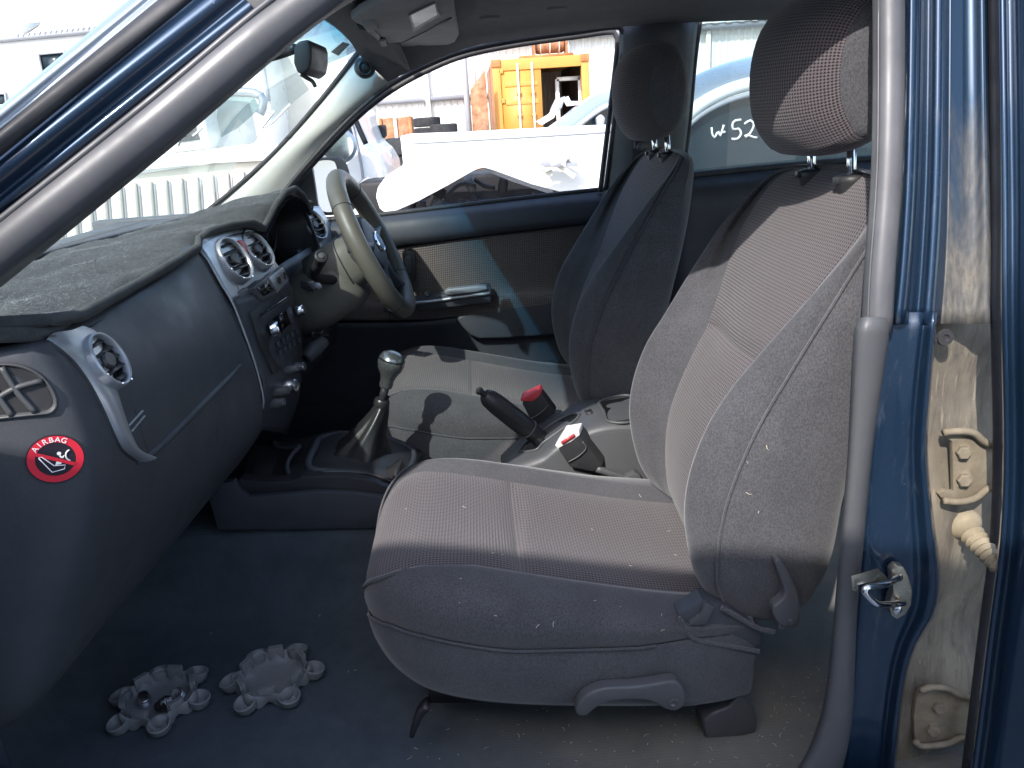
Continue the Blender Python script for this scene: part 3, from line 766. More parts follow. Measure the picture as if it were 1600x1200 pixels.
#        x      top    bot   halfw  bolster
CT = [(-.2150, .724, .710, .075, .000), (-.2100, .752, .694, .120, .003), (-.1950, .778, .674, .158, .008), (-.165, .795, .650, .194, .016), (-.12, .800, .628, .219, .024),
      (-.05, .788, .612, .234, .030), (.02, .769, .600, .238, .032), (.12, .742, .586, .238, .032), (.22, .718, .574, .236, .030), (.30, .704, .568, .232, .028), (.345, .699, .570, .226, .026)]
def ckey(x):
    zt, zb, w, b = spl(CT, x)
    zs = min(float(np.interp(x, [-.215, -.195, -.165, -.116, .004, .18, .25, .345], [.716, .730, .742, .738, .714, .700, .704, .700])), zt+b-.012)
    fm = float(np.interp(x, [-.215, -.17, -.11, -.04, .35], [.93, .86, .70, .62, .62]))
    def p(y, z, dx=0): return V((x+dx, SY+y, z))
    near = [p(-w*.90, zb), p(-w*1.0, zb+.035*min(1, (zt-zb)/.1)), p(-w*1.015, zs), p(-w*.985, zs+(zt+b-zs)*.62), p(-w*(fm+1.0)*.48, zt+b*.9), p(-w*fm, zt+b*.55)]
    far = [p(w*fm, zt+b*.55), p(w*(fm+1.0)*.48, zt+b*.9), p(w*.985, zs+(zt+b-zs)*.62), p(w*1.015, zs), p(w*1.0, zb+.035*min(1, (zt-zb)/.1)), p(w*.90, zb)]
    return near+[p(0, zt+.004)]+far
front = empty('front_seat', (0.1, SY, .5), T, label='sunlit grey cloth passenger seat nearest the open door')
FS = front
XS = list(np.concatenate([-.215+.06*(np.linspace(0, 1, 16)**2), np.linspace(-.150, .345, 46)]))
SUB = 5
CG = zone_grid(XS, ckey, SUB); CN = grid_normals(CG); 
cc = np.array([.06, SY, .67]); AA = np.array([[tuple(p) for p in r] for r in CG])
sg = np.sign(((AA-cc)*CN).sum(2).mean()); CN = CN*sg; cfl = sg < 0
jx = int(np.argmin([abs(x-.022) for x in XS])); jl = len(XS)-1
iS, iM, iM2, iS2, iE = 2*SUB, 5*SUB, 7*SUB, 10*SUB, 12*SUB
cush = [seat_panel('cushion_panel', CG, CN, 0, jx, iM, iM2, 'fabric_mesh', FS, flip=cfl, edges='lrt', groove=.0055, cross=.010, label='mauve mesh fabric of the seat cushion'),
        seat_panel('cushion_panel', CG, CN, jx, jl, iM, iM2, 'fabric_mesh', FS, flip=cfl, edges='lrb', groove=.0055, cross=.010),
        seat_panel('cushion_bolster', CG, CN, 0, jl, iS, iM, 'fabric', FS, flip=cfl, edges='lr'),
        seat_panel('cushion_bolster', CG, CN, 0, jl, iM2, iS2, 'fabric', FS, flip=cfl, edges='lr'),
        seat_panel('cushion_skirt', CG, CN, 0, jl, 0, iS, 'fabric_side', FS, flip=cfl, edges='r', groove=.004),
        seat_panel('cushion_skirt', CG, CN, 0, jl, iS2, iE, 'fabric_side', FS, flip=cfl, edges='l', groove=.004)]
# front tip and underside
tip = CG[0]; bm = geo_bm(tip, [tuple(range(len(tip)))]); bm_obj('cushion_front', bm, 'fabric_mesh', FS)
und = [r[0] for r in CG], [r[-1] for r in CG]
sheet('cushion_underside', [und[0], [a.lerp(b, .5)+V((0, 0, .015)) for a, b in zip(*und)], und[1]], 'dark_rubber', FS, toward=(0, 1.1, 0))
# piping along the side seam
def seam_line(G, N, i, j0, j1, off): return [G[j][i]+V(N[j, i])*off for j in range(j0, j1+1)]
tube('piping', seam_line(CG, CN, iS, 6, jl-13, -.0015), .0022, 'fabric_side', FS, seg=6)

#        z      mesh   crest  piping  rear   halfw
BT = [(.690, .385, .378, .384, .408, .190), (.705, .345, .335, .345, .425, .212), (.740, .312, .290, .306, .443, .226), (.80, .300, .264, .290, .461, .235), (.90, .308, .255, .298, .470, .240), (1.0, .346, .283, .332, .490, .240),
      (1.09, .394, .342, .380, .512, .239), (1.16, .431, .394, .420, .526, .239), (1.22, .466, .440, .456, .535, .236), (1.255, .487, .471, .481, .540, .229), (1.276, .501, .490, .497, .543, .217), (1.290, .511, .504, .509, .543, .198), (1.299, .521, .517, .520, .540, .166), (1.304, .528, .526, .528, .537, .120)]
def bkey(z):
    xm, xb, xp, xr, w = spl(BT, z)
    def p(y, x): return V((x, SY+y, z))
    fm = .53+.27*float(np.interp(z, [1.06, 1.22], [0, 1]))
    near = [p(-w*.55, xr+.004), p(-w*.84, xr-.004), p(-w*.985, xr-.026), p(-w*1.0, (xp+xr)/2), p(-w*.955, xp), p(-w*(.80+.13*(fm-.53)/.27), xb), p(-w*(fm+.45*(.80-.53)*(1-(fm-.53)/.27)+.03), xb+(xm-xb)*.45), p(-w*fm, xm)]
    ff = .53+.36*float(np.interp(z, [1.05, 1.20], [0, 1])); kk = (ff-.53)/.36
    far = [p(w*ff, xm), p(w*(ff+.12*(1-kk)+.03), xb+(xm-xb)*.45), p(w*(.80+.14*kk), xb)]+[V((q.x, 2*SY-q.y, q.z)) for q in reversed(near[:5])]
    return near+[p(0, xm-.004)]+far
ZS = list(np.concatenate([.690+.03*(np.linspace(0, 1, 8)), np.linspace(.73, 1.24, 46), 1.24+.064*(1-(1-np.linspace(.1, 1, 12))**1.6)]))
BG = zone_grid(ZS, bkey, SUB); BN = grid_normals(BG)
AA = np.array([[tuple(p) for p in r] for r in BG]); cc = np.stack([np.full(AA.shape[:2], .43), np.full(AA.shape[:2], SY), AA[..., 2]], -1)
sg = np.sign(((AA-cc)*BN).sum(2).mean()); BN = BN*sg; bfl = sg < 0
jm = int(np.argmin([abs(z-1.06) for z in ZS])); jt = len(ZS)-1
nk = 17; iP, iMs, iMs2, iP2, iEnd = 4*SUB, 7*SUB, 9*SUB, 12*SUB, 16*SUB
bpan = [seat_panel('backrest_panel', BG, BN, 0, jm, iMs, iMs2, 'fabric_mesh', FS, flip=bfl, edges='lrt', groove=.005, cross=.010, label='mauve mesh fabric of the backrest'),
        seat_panel('backrest_panel', BG, BN, jm, jt, iMs, iMs2, 'fabric_mesh', FS, flip=bfl, edges='lrb', groove=.005, cross=.010),
        seat_panel('backrest_bolster', BG, BN, 0, jt, iP, iMs, 'fabric', FS, flip=bfl, edges='lr', groove=.005),
        seat_panel('backrest_bolster', BG, BN, 0, jt, iMs2, iP2, 'fabric', FS, flip=bfl, edges='lr', groove=.005),
        seat_panel('backrest_side', BG, BN, 0, jt, 0, iP, 'fabric', FS, flip=bfl, edges='r', groove=.003),
        seat_panel('backrest_side', BG, BN, 0, jt, iP2, iEnd, 'fabric', FS, flip=bfl, edges='l', groove=.003)]
# rear face, top and bottom caps
sheet('backrest_rear', [[r[-1] for r in BG], [(r[0]+r[-1])/2+V((.004, 0, 0)) for r in BG], [r[0] for r in BG]], 'fabric_side', FS, toward=(3, SY, 1))
for nm, row, dz in (('backrest_top', BG[-1], .006), ('backrest_base', BG[0], -.006)):
    c0 = sum(row, V())/len(row)+V((0, 0, dz)); n = len(row)
    mesh(nm, list(row)+[c0], [(i, (i+1) % n, n) for i in range(n)], 'fabric_mesh' if dz > 0 else 'fabric_side', FS)
tube('piping', seam_line(BG, BN, iP, 6, jt-3, -.001), .0020, 'fabric', FS, seg=6)
# headrest
hr_prof = []   # side outline (x, z), centred: front is -x
HO = [(-.052, -.100), (-.080, -.060), (-.088, .0), (-.078, .055), (-.050, .088), (-.005, .100), (.035, .088), (.056, .045), (.060, -.01), (.050, -.065), (.022, -.098), (-.018, -.108)]
hc = crom([V((a, 0, b)) for a, b in HO], 40, closed=True)
HC = V((.490, SY, 1.434)); HW = .142
def hsec(t):
    s = (1-abs(t)**3.2)**(1/2.6) if abs(t) < 1 else 0
    return s
ts = list(np.sin(np.linspace(-math.pi/2*.985, math.pi/2*.985, 44)))
HG = []
for t in ts:
    s = hsec(t); row = []
    for q in hc:
        bow = .046*t*t*min(1, max(0, (.055-q.x)/.12))
        row.append(HC+V((q.x*(.45+.55*s)+bow, t*HW, q.z*(.42+.58*s))))
    HG.append(row+[row[0]])
def hr_piece(name, j0, j1, mat, cap=None):
    rows = HG[j0:j1+1]; w = len(rows[0]); verts = [p for r in rows for p in r]
    f = [(j*w+i, (j+1)*w+i, (j+1)*w+i+1, j*w+i+1) for j in range(len(rows)-1) for i in range(w-1)]
    uv = [(a*1.2, b*1.2) for a, b in grid_uv(rows)]
    if cap is not None:
        r = rows[0] if cap < 0 else rows[-1]; c0 = sum(r[:-1], V())/(w-1)+V((0, cap*.004, 0)); base = 0 if cap < 0 else (len(rows)-1)*w
        verts.append(c0); uv.append((0, 0)); k = len(verts)-1
        f += [((base+i, base+i+1, k) if cap < 0 else (base+i+1, base+i, k)) for i in range(w-1)]
    return mesh(name, verts, f, mat, FS, uv=uv)
ja, jb = 6, len(ts)-7
# panels meet in a shallow seam
for j in (ja, jb):
    for i in range(len(HG[j])):
        HG[j][i] = HG[j][i].lerp(HC+V((0, HG[j][i].y-HC.y, 0)), .022)
hr_piece('headrest', ja, jb, 'fabric_mesh'); hr_piece('headrest_side', 0, ja, 'fabric', -1); hr_piece('headrest_side', jb, len(ts)-1, 'fabric', 1)
for dy in (-.064, .064):
    b0 = V((.513, SY+dy, 1.288)); b1 = V((.508, SY+dy, 1.36))
    tube('headrest_post', [b0-V((-.004, 0, .03)), b1], .0062, 'chrome', FS, seg=14)
    lathe('post_guide', [(0, -.016), (.017, -.016), (.0195, -.002), (.0195, .003), (.017, .006), (.008, .008), (0, .008)], b0+V((0, 0, .006)), (-.03, 0, 1), 'black_plastic', FS, seg=20)
    box('post_release', b0+V((-.018, 0, .006)), (.012, .012, .010), 'black_plastic', FS, bevel=.003)
# the copy of the seat on the driver side
drv = empty('front_seat', (0.1-.066, SY+.745, .508), T, label='shaded dark driver seat behind the steering wheel')
for ch in list(bpy.data.objects):
    if ch.parent == FS:
        c = ch.copy(); COL.objects.link(c); c.parent = drv; ORG[c] = ORG[drv]
# things only the near seat shows: hinge cover, levers, rail covers
hb = prism('hinge_cover', PL([(1060, 962), (1098, 938), (1106, 940), (1140, 950), (1190, 985), (1188, 1012), (1150, 1010), (1090, 1000), (1070, 985)], .885), (0, .03, 0), 'dash_lower', FS, bevel=.004)
tube('cover_edge', PL([(1062, 965), (1072, 985), (1088, 1000), (1130, 1008), (1186, 1018)], .880), .0032, 'fabric_side', FS, n=24, seg=8)
tube('cover_edge', PL([(1128, 950), (1160, 968), (1185, 982), (1210, 988)], .880), .0038, 'fabric_side', FS, n=18, seg=8)
prism('hinge_bracket', PL([(1094, 962), (1103, 942), (1116, 948), (1104, 976), (1078, 978), (1078, 974)], .878), (0, .01, 0), 'mid_plastic', FS, bevel=.0015)
# torn skirt corner at the rear of the cushion
bmq = prism('skirt_corner', PL([(1060, 985), (1088, 1002), (1186, 1018), (1178, 1040), (1160, 1068), (1142, 1078), (1130, 1085), (1128, 1098), (1088, 1104), (1050, 1108), (1030, 1060)], .884), (0, .03, 0), 'fabric_side', FS, bevel=.006)
rl = prism('recliner_lever', crom(PL([(1211, 880), (1216, 873), (1222, 876), (1234, 897), (1246, 925), (1251, 950), (1247, 972), (1236, 980), (1222, 979), (1211, 966), (1208, 950), (1222, 938), (1226, 925), (1220, 905)], .862), 44, closed=True), (0, .018, 0), 'grey_plastic', FS, bevel=.005, seg=3)
lathe('lever_screw', [(0, 0), (.005, 0), (.004, .001), (0, .001)], P(1235, 972, .861), (0, -1, 0), 'mid_plastic', FS, seg=10)
box('lever_mount', P(1225, 955, .885), (.03, .04, .03), 'grey_plastic', FS, bevel=.004)
al = prism('height_lever', crom(PL([(900, 1116), (902, 1102), (918, 1086), (945, 1076), (985, 1074), (1020, 1070), (1045, 1065), (1062, 1068), (1071, 1085), (1069, 1103), (1055, 1112), (1038, 1108), (1018, 1097), (985, 1094), (950, 1098), (930, 1108), (916, 1120), (906, 1120)], .852), 44, closed=True), (0, .020, 0), 'grey_plastic', FS, bevel=.005, seg=3)
lathe('lever_screw', [(0, 0), (.008, 0), (.008, .002), (.005, .003), (.003, .001), (0, .001)], P(1051, 1097, .853), (0, -1, 0), 'mid_plastic', FS, seg=16)
lathe('lever_pivot', [(0, 0), (.016, 0), (.016, .04), (0, .04)], P(1048, 1094, .874), (0, 1, 0), 'black_plastic', FS, seg=14)
prism('rail_cover', PL([(1098, 1128), (1112, 1116), (1140, 1105), (1152, 1088), (1162, 1086), (1180, 1108), (1184, 1128), (1182, 1144), (1160, 1152), (1102, 1154)], .905), (0, .05, 0), 'mid_plastic', FS, bevel=.009, seg=3)
tube('seat_rail', [V((-.13, .985, .575)), V((.30, .985, .535))], .016, 'black_plastic', FS, prof=[(-1, -1), (1, -1), (1, 1), (-1, 1)])
tube('seat_rail', [V((-.16, 1.29, .575)), V((.30, 1.29, .530))], .016, 'black_plastic', FS, prof=[(-1, -1), (1, -1), (1, 1), (-1, 1)])
tube('rail_foot', [P(668, 1098, .93), P(655, 1115, .93), P(643, 1148, .925)], [.009, .009, .006], 'black_plastic', FS, n=10, seg=8, prof=[(-.5, -1.2), (.5, -1.2), (.5, 1.2), (-.5, 1.2)])
# ================================================================== dashboard
DB = empty('dashboard', (-.5, 1.5, .9), T, label='dark grey moulded dashboard with glovebox')
d84 = PL([(60, 528), (100, 572), (138, 648), (158, 720), (150, 820), (115, 950), (42, 1113)], .84)
d95 = PL([(118, 498), (168, 545), (206, 612), (226, 690), (226, 760), (203, 860), (131, 1008)], .95)
d136 = PL([(303, 383), (343, 445), (376, 510), (399, 570), (411, 625), (405, 680), (323, 766)], 1.362)
def shift(r, dx, Y, dz=0): return [V((p.x+dx, Y, p.z+dz)) for p in r]
d115 = [a.lerp(b, .5)+V((.004, 0, 0)) for a, b in zip(d95, d136)]; d115[0] += V((-.008, 0, -.014)); d115[1] += V((-.002, 0, -.004))
back = lambda r: [V((r[-1].x-.16, r[-1].y, r[-1].z+.02))]
rowsP = [shift(d84, -.20, .787, -.01), shift(d84, -.085, .792, -.004), shift(d84, -.028, .808), d84, d95, d115, d136]
rowsP = [[V((r[0].x-.05, r[0].y, r[0].z-.024))]+r+back(r) for r in rowsP]
DG = loft(rowsP, 46, 50)
dash = sheet('dash_face', DG, 'dash_plastic', DB, thick=.003, toward=(.5, .5, 1.0))
DT = bvh_of(dash)
sheet('stack_cheek', loft([d136, [p+V((-.12, .004, 0)) for p in d136]], 20, 4), 'dash_lower', DB, toward=(.5, .5, 1.0), thick=.003)
def surf(tree, pts, off):
    out = []
    for p in pts:
        q, n = on(tree, p[0], p[1], off if len(p) < 3 else p[2])
        out.append(q)
    return out
# glovebox lid lines: a raised lower lip and the side gap
tube('glovebox_lip', surf(DT, [(214, 722), (240, 706), (280, 668), (320, 628), (360, 588), (376, 570)], -.001), [.005, .006, .006, .006, .006, .003], 'dash_plastic', DB, n=30, seg=8)
tube('glovebox_gap', surf(DT, [(236, 712), (226, 690), (214, 650), (206, 625)], -.0012), .0018, 'dark_rubber', DB, n=20, seg=6)
tube('panel_gap', surf(DT, [(318, 695), (335, 680), (341, 668), (338, 690)], -.0006), .0014, 'dark_rubber', DB, n=16, seg=6)
for a, b in (((201, 665), (222, 642)), ((205, 674), (225, 650))):
    tube('badge_bar', surf(DT, [a, ((a[0]+b[0])/2, (a[1]+b[1])/2), b], .0006), .0016, 'silver_trim', DB, n=8, seg=6)
# silver side trim with the vent mount
SL = [(72, 533), (93, 547), (113, 565), (131, 588), (147, 614), (161, 642), (177, 678), (191, 703), (216, 722)]
SR = [(132, 513), (150, 520), (158, 545), (166, 572), (174, 602), (184, 640), (198, 680), (212, 702), (238, 712)]
tr0 = surf(DT, SL, .0015); tr4 = surf(DT, SR, .0010)
tr1 = surf(DT, [(a[0]*.85+b[0]*.15, a[1]*.85+b[1]*.15) for a, b in zip(SL, SR)], .0075)
tr3 = surf(DT, [(a[0]*.2+b[0]*.8, a[1]*.2+b[1]*.8) for a, b in zip(SL, SR)], .010)
tr2 = surf(DT, [(a[0]*.55+b[0]*.45, a[1]*.55+b[1]*.45) for a, b in zip(SL, SR)], .011)
sheet('silver_trim', loft([tr0, tr1, tr2, tr3, tr4], 36, 16), 'silver_trim', DB, label='curved silver trim beside the glovebox')
tube('trim_shadow_gap', surf(DT, SL, .0), .0025, 'dark_rubber', DB, n=40, seg=6)
def air_vent(c, n, r, slats=5, tilt=0., up=V((0, 0, 1)), depth=.014, mount=True):
    e = empty('air_vent', c, T)
    a, b, n = basis(n, up)
    if tilt: a, b = a*math.cos(tilt)+b*math.sin(tilt), b*math.cos(tilt)-a*math.sin(tilt)
    prof = [(r*.90, -.010), (r*.91, .001), (r*.95, .003), (r*1.0, .003), (r*1.03, .000), (r*1.06, -.006), (r*1.10, -.020), (r*1.16, -.040)]
    m = len(prof); seg = 36; vs = []; f = []
    for k in range(seg):
        q = 2*math.pi*k/seg; d = a*math.cos(q)+b*math.sin(q)
        for rr, h in prof: vs.append(c+d*rr+n*h)
    for k in range(seg):
        k2 = (k+1) % seg
        for i in range(m-1): f.append((k*m+i, k2*m+i, k2*m+i+1, k*m+i+1))
    mesh('vent_bezel', vs, f, 'silver_trim', e)
    lathe('vent_cup', [(0, -depth), (r*.88, -depth), (r*.905, -.006), (r*.93, -.006), (r*.9, -depth-.002), (0, -depth-.002)], c, n, 'black_plastic', e, seg=24, up=b)
    for i in range(slats):
        y = r*.88*(-1+2*(i+.5)/slats); hw = math.sqrt(max(0, (r*.88)**2-y*y))
        M = mat3(a, (b*.75-n*.66).normalized(), a.cross((b*.75-n*.66).normalized()))
        box('slat', c+b*y-n*.005, (2*hw, .009, .0016), 'black_plastic', e, rot=M)
    for s in (-.45, .0, .45):
        pass
    lathe('vent_knob', [(0, -.008), (.010, -.008), (.011, .0), (.009, .003), (0, .004)], c-n*.002, n, 'black_plastic', e, seg=14, up=b, sx=1.25)
    for k in range(3):
        q = R_(200+k*42); lathe('screw', [(0, 0), (.0016, 0), (.0012, .0008), (0, .0008)], c+(a*math.cos(q)+b*math.sin(q))*r*1.0+n*.0035, n, 'chrome', e, seg=8)
    return e
def fwd(tree, px, py, d): return on(tree, px, py, 0)[0]-ray(px, py).normalized()*d
air_vent(fwd(DT, 172, 561, .036), (.926, .049, .375), .0345)
# side demister on the end of the dash
dm = empty('side_demister', on(DT, 40, 610)[0], T, label='half round demister grille on the dash end')
OUT = [(-40, 572), (-10, 566), (20, 566), (45, 572), (68, 586), (84, 605), (92, 625), (90, 640), (80, 648), (50, 651), (10, 655), (-40, 662)]
INN = [(-40, 580), (-10, 574), (18, 574), (42, 580), (62, 592), (75, 608), (82, 624), (81, 634), (72, 640), (46, 643), (8, 647), (-40, 653)]
def demi(pts, off): return [on(DT, x, y, off)[0] for x, y in pts]
Ao, Ai, Am = demi(OUT, .0008), demi(INN, .0005), demi([((a[0]+b[0])/2, (a[1]+b[1])/2) for a, b in zip(OUT, INN)], .005)
sheet('demister_rim', loft([Ao, Am, Ai], 40, 8), 'mid_plastic', dm)
bmq = geo_bm(demi(INN, .0012), [tuple(range(len(INN)))]); bm_obj('demister_well', bmq, 'black_plastic', dm, smooth=False)
for p in ([(3, 573), (28, 612), (55, 643)], [(-28, 582), (-6, 612), (20, 648)], [(-30, 640), (20, 608), (66, 594)]):
    tube('demister_bar', [on(DT, x, y, .003)[0] for x, y in p], .0032, 'mid_plastic', dm, n=12, seg=8)
# airbag warning sticker
sc, sn = on(DT, 87, 717, .0006)
sr, su, sn = basis(sn); tl_ = R_(-8)
sr, su = sr*math.cos(tl_)+su*math.sin(tl_), su*math.cos(tl_)-sr*math.sin(tl_)
stk = empty('warning_sticker', sc, T, label='round red and black airbag warning sticker')
def s2(x, y, o=0.): return sc+sr*x+su*y+sn*o
RS = .0285
def disc(name, r0, r1, o, mat, a0=0, a1=2*math.pi, n=48):
    vs = []; f = []
    for k in range(n+1):
        q = a0+(a1-a0)*k/n
        vs += [s2(r0*math.cos(q), r0*math.sin(q), o), s2(r1*math.cos(q), r1*math.sin(q), o)]
    for k in range(n): f.append((2*k, 2*k+1, 2*k+3, 2*k+2))
    return mesh(name, vs, f, mat, stk, smooth=False)
disc('sticker_base', 0, RS, 0, 'sticker_black')
disc('red_ring', RS*.69, RS*.955, .0004, 'sticker_red')
ca, sa = math.cos(R_(-24)), math.sin(R_(-24)); bw = RS*.07; bl = RS*.70
mesh('red_bar', [s2(ca*x-sa*y, sa*x+ca*y, .0010) for x, y in ((-bl, -bw), (bl, -bw), (bl, bw), (-bl, bw))], [(0, 1, 2, 3)], 'sticker_red', stk, smooth=False)
for k, chh in enumerate('AIRBAG'):
    q = R_(143-k*15.6); r = RS*.80
    d = sr*math.cos(q)+su*math.sin(q); t_ = sr*math.sin(q)-su*math.cos(q)
    text_mesh('letter', chh, RS*.30, sc+d*r+sn*.0009, t_, d, 'sticker_white', stk)
def poly2(name, pts, o=.0007):
    return mesh(name, [s2(x*RS, y*RS, o) for x, y in pts], [tuple(range(len(pts)))], 'sticker_white', stk, smooth=False)
def line2(name, pts, w, o=.0007):
    tube(name, [s2(x*RS, y*RS, o) for x, y in pts], RS*w, 'sticker_white', stk, seg=4)
line2('child_seat', [(-.56, .12), (-.16, -.52), (.26, -.44), (.30, -.28), (-.08, -.26), (-.46, .16), (-.56, .12)], .025)
poly2('child', [(-.04, -.24), (.02, -.10), (.14, -.04), (.24, -.10), (.16, -.22)])
poly2('child_body', [(.12, .10), (.20, .02), (.26, .02), (.32, .14), (.26, .12), (.22, .08), (.16, .16)])
poly2('child_head', [(.13+.075*math.cos(q), .22+.075*math.sin(q)) for q in [k*math.pi/6 for k in range(12)]])
line2('airbag_arc', [(.42+.17*math.cos(q)*1.0+.1, .10+.22*math.sin(q)) for q in [R_(100+k*16) for k in range(11)]], .03)
# top of the dash under the mat
def wsb(Y):
    pts = crom(ws_bot, 60); ys = [p.y for p in pts]
    return V((float(np.interp(Y, ys, [p.x for p in pts])), Y, float(np.interp(Y, ys, [p.z for p in pts]))))
FE = PL([(-60, 515, .795), (0, 511, .812), (60, 507, .85), (112, 499, .935), (200, 451, 1.13), (268, 411, 1.27), (300, 391, 1.352), (301, 378, 1.40), (318, 366, 1.435), (350, 356, 1.50), (385, 351, 1.57), (404, 361, 1.625), (424, 322, 1.68), (438, 304, 1.76), (453, 298, 1.88), (466, 307, 1.98), (477, 328, 2.06)], 1)
FEY = [p.y for p in FE]
def fe(Y): return V((float(np.interp(Y, FEY, [p.x for p in FE])), Y, float(np.interp(Y, FEY, [p.z for p in FE]))))
yy = sorted(list(np.linspace(.795, 2.06, 70))+FEY[1:-1])
MG = []
rnd = random.Random(3)
for Y in yy:
    a, b = fe(Y), wsb(min(2.11, max(.87, Y)))+V((.02, 0, .004)); b.y = Y
    row = []
    for k in range(15):
        t = k/14; p = a.lerp(b, t)
        p.z += .016*math.sin(math.pi*min(1, t*1.6))*.6+.0025*math.sin(Y*23+t*9)+.002*math.sin(Y*51-t*14)
        if k == 0: p = a+V((.014, 0, .002))
        elif k == 1: p.z += .004
        row.append(p)
    MG.append(row)
dmat = empty('dash_mat', (-.6, 1.4, 1.2), label='grey fleece mat covering the dashboard top', cat='dash mat')
mat_o = sheet('mat_sheet', MG, 'mat_fleece', dmat, thick=.006, toward=(0, 1, 4))
sheet('dash_top', [[p-V((0, 0, .016)) for p in r] for r in MG[::2]], 'dash_lower', DB, toward=(0, 1, 4))
tube('mat_edge', [fe(Y)+V((.012, 0, .005)) for Y in yy], .0066, 'mat_fleece', dmat, seg=10)
tube('mat_edge', PL([(-60, 527, .79), (0, 523, .803), (45, 521, .832), (78, 515, .872), (100, 504, .915), (108, 496, .945)], 1), [.008, .009, .0095, .0085, .0075, .006], 'mat_fleece', dmat, n=40, seg=12)
hv = []; hf = []; rh = random.Random(5)
MTn = bvh_of(mat_o)
for k in range(14000):
    Y = rh.uniform(.80, 2.0); t = rh.random()
    a_, b_ = fe(Y), wsb(min(2.11, max(.87, Y)))
    h = MTn.ray_cast(V((a_.x+(b_.x-a_.x)*t, Y, 1.6)), V((0, 0, -1)))
    if h[0] is None: continue
    an = rh.uniform(0, 6.28); L = rh.uniform(.003, .011); d = V((math.cos(an), math.sin(an), rh.uniform(.0, .35)))*L; w_ = V((-math.sin(an), math.cos(an), 0))*.00045
    i0 = len(hv); p0 = h[0]+V((0, 0, .0004)); hv += [p0-w_, p0+w_, p0+d]; hf.append((i0, i0+1, i0+2))
mesh('mat_pile', hv, hf, 'pile_fibre', dmat, smooth=False, kind='stuff')
tube('mat_edge', PL([(474, 326, 2.06), (480, 318, 2.07), (486, 318, 2.085), (484, 330, 2.08), (478, 336, 2.07)], 1), .007, 'mat_fleece', dmat, n=16, seg=8)
box('dash_light_block', (-.72, 1.50, 1.04), (.30, 1.40, .26), 'dark_rubber', DB)  # unseen box added so no sun leaks through the hollow dash
box('cowl', (-.90, 1.50, 1.185), (.16, 1.42, .035), 'dark_rubber', DB)
# ---------------------------------------------------------------- centre stack
pod = sheet('vent_pod', loft([PL([(306, 381, 1.362), (335, 365, 1.45), (375, 355, 1.56), (403, 365, 1.635)], 1), PL([(322, 402, 1.362), (352, 388, 1.45), (394, 375, 1.57), (417, 390, 1.65)], 1), PL([(345, 442, 1.362), (376, 434, 1.45), (416, 413, 1.58), (437, 418, 1.665)], 1), PL([(362, 470, 1.362), (388, 461, 1.45), (430, 440, 1.58), (449, 434, 1.67)], 1)], 24, 16), 'silver_trim', DB, thick=.003, label='silver pod with two round air vents')
PT = bvh_of(pod)
tube('pod_edge', PL([(303, 383), (322, 403), (345, 443), (362, 471), (378, 510), (399, 570), (411, 620), (410, 640)], 1.358), .0022, 'silver_trim', DB, n=40, seg=6)
air_vent(fwd(PT, 369, 404, .022), (.882, -.17, .438), .043)
air_vent(fwd(PT, 404, 388, .022), (.85, -.165, .50), .041)
hz = [(369, 377), (375, 376), (382, 382), (387, 390), (388, 398), (383, 396), (376, 387)]
hp, hn = on(PT, 378, 388, .004)
hb_ = empty('hazard_button', hp, T)
prism('button', [on(PT, x, y, .005)[0] for x, y in hz], -V((.95, -.05, .26))*.006, 'red_lens', hb_, bevel=.002)
stl = PL([(362, 470), (385, 530), (404, 575), (413, 606), (410, 640), (402, 672)], 1.364)
str_ = PL([(450, 434), (463, 480), (470, 530), (471, 590), (462, 640), (448, 680)], 1.668)
stack = sheet('stack_panel', loft([stl, [a.lerp(b, .5)+V((.012, 0, 0)) for a, b in zip(stl, str_)], str_], 24, 16), 'dash_lower', DB, thick=.003)
ST = bvh_of(stack)
def stp(pts, off): return [on(ST, x, y, off)[0] for x, y in pts]
INTO = V((-.97, 0, -.22))
rad = empty('car_radio', on(ST, 435, 500)[0], T, label='black car radio in the centre stack')
prism('radio_face', stp([(388, 488), (452, 445), (466, 500), (469, 556), (424, 585), (406, 545)], .006), INTO*.006, 'black_plastic', rad, bevel=.0015)
prism('display', stp([(422, 500), (445, 482), (450, 505), (430, 522)], .0075), INTO*.002, 'dark_gloss', rad)
prism('display_label', stp([(442, 486), (448, 481), (455, 504), (450, 509)], .0085), INTO*.002, 'mid_plastic', rad)
tube('disc_slot', stp([(405, 492), (425, 478), (447, 463)], .007), .0018, 'dark_gloss', rad, n=8, seg=6)
tube('panel_line', stp([(405, 496), (425, 482), (447, 467)], .007), .0012, 'mid_plastic', rad, n=8, seg=6)
for (x, y, r) in ((421, 516, .0145), (460, 487, .013)):
    q, n = on(ST, x, y, .006); lathe('radio_knob', [(0, 0), (r, 0), (r*.96, .012), (r*.8, .016), (0, .016)], q, -INTO, 'chrome', rad, seg=20)
for i in range(2):
    for j in range(5):
        x = 431+j*7.2+i*3.2; y = 538-j*5.0+i*13
        q, n = on(ST, x, y, .0066); box('button', q, (.003, .016, .010), 'dash_lower', rad, rot=Euler((0, -.2, 0)), bevel=.001)
cup = empty('cup_holder', on(ST, 430, 440)[0], T, label='pull-out tray in the centre stack')
prism('tray_front', [P(421, 434, 1.52), P(442, 417, 1.60), P(452, 437, 1.61), P(434, 458, 1.53)], (-.012, .004, 0), 'silver_trim', cup, bevel=.002)
for (x, y) in ((433, 438), (441, 431)):
    lathe('tray_slot', [(0, 0), (.008, 0), (.008, .003), (.005, .003), (.005, .001), (0, .001)], P(x, y, 1.556 if x < 436 else 1.58)+V((.004, -.003, 0)), (.85, -.4, .25), 'black_plastic', cup, seg=14, sx=.6)
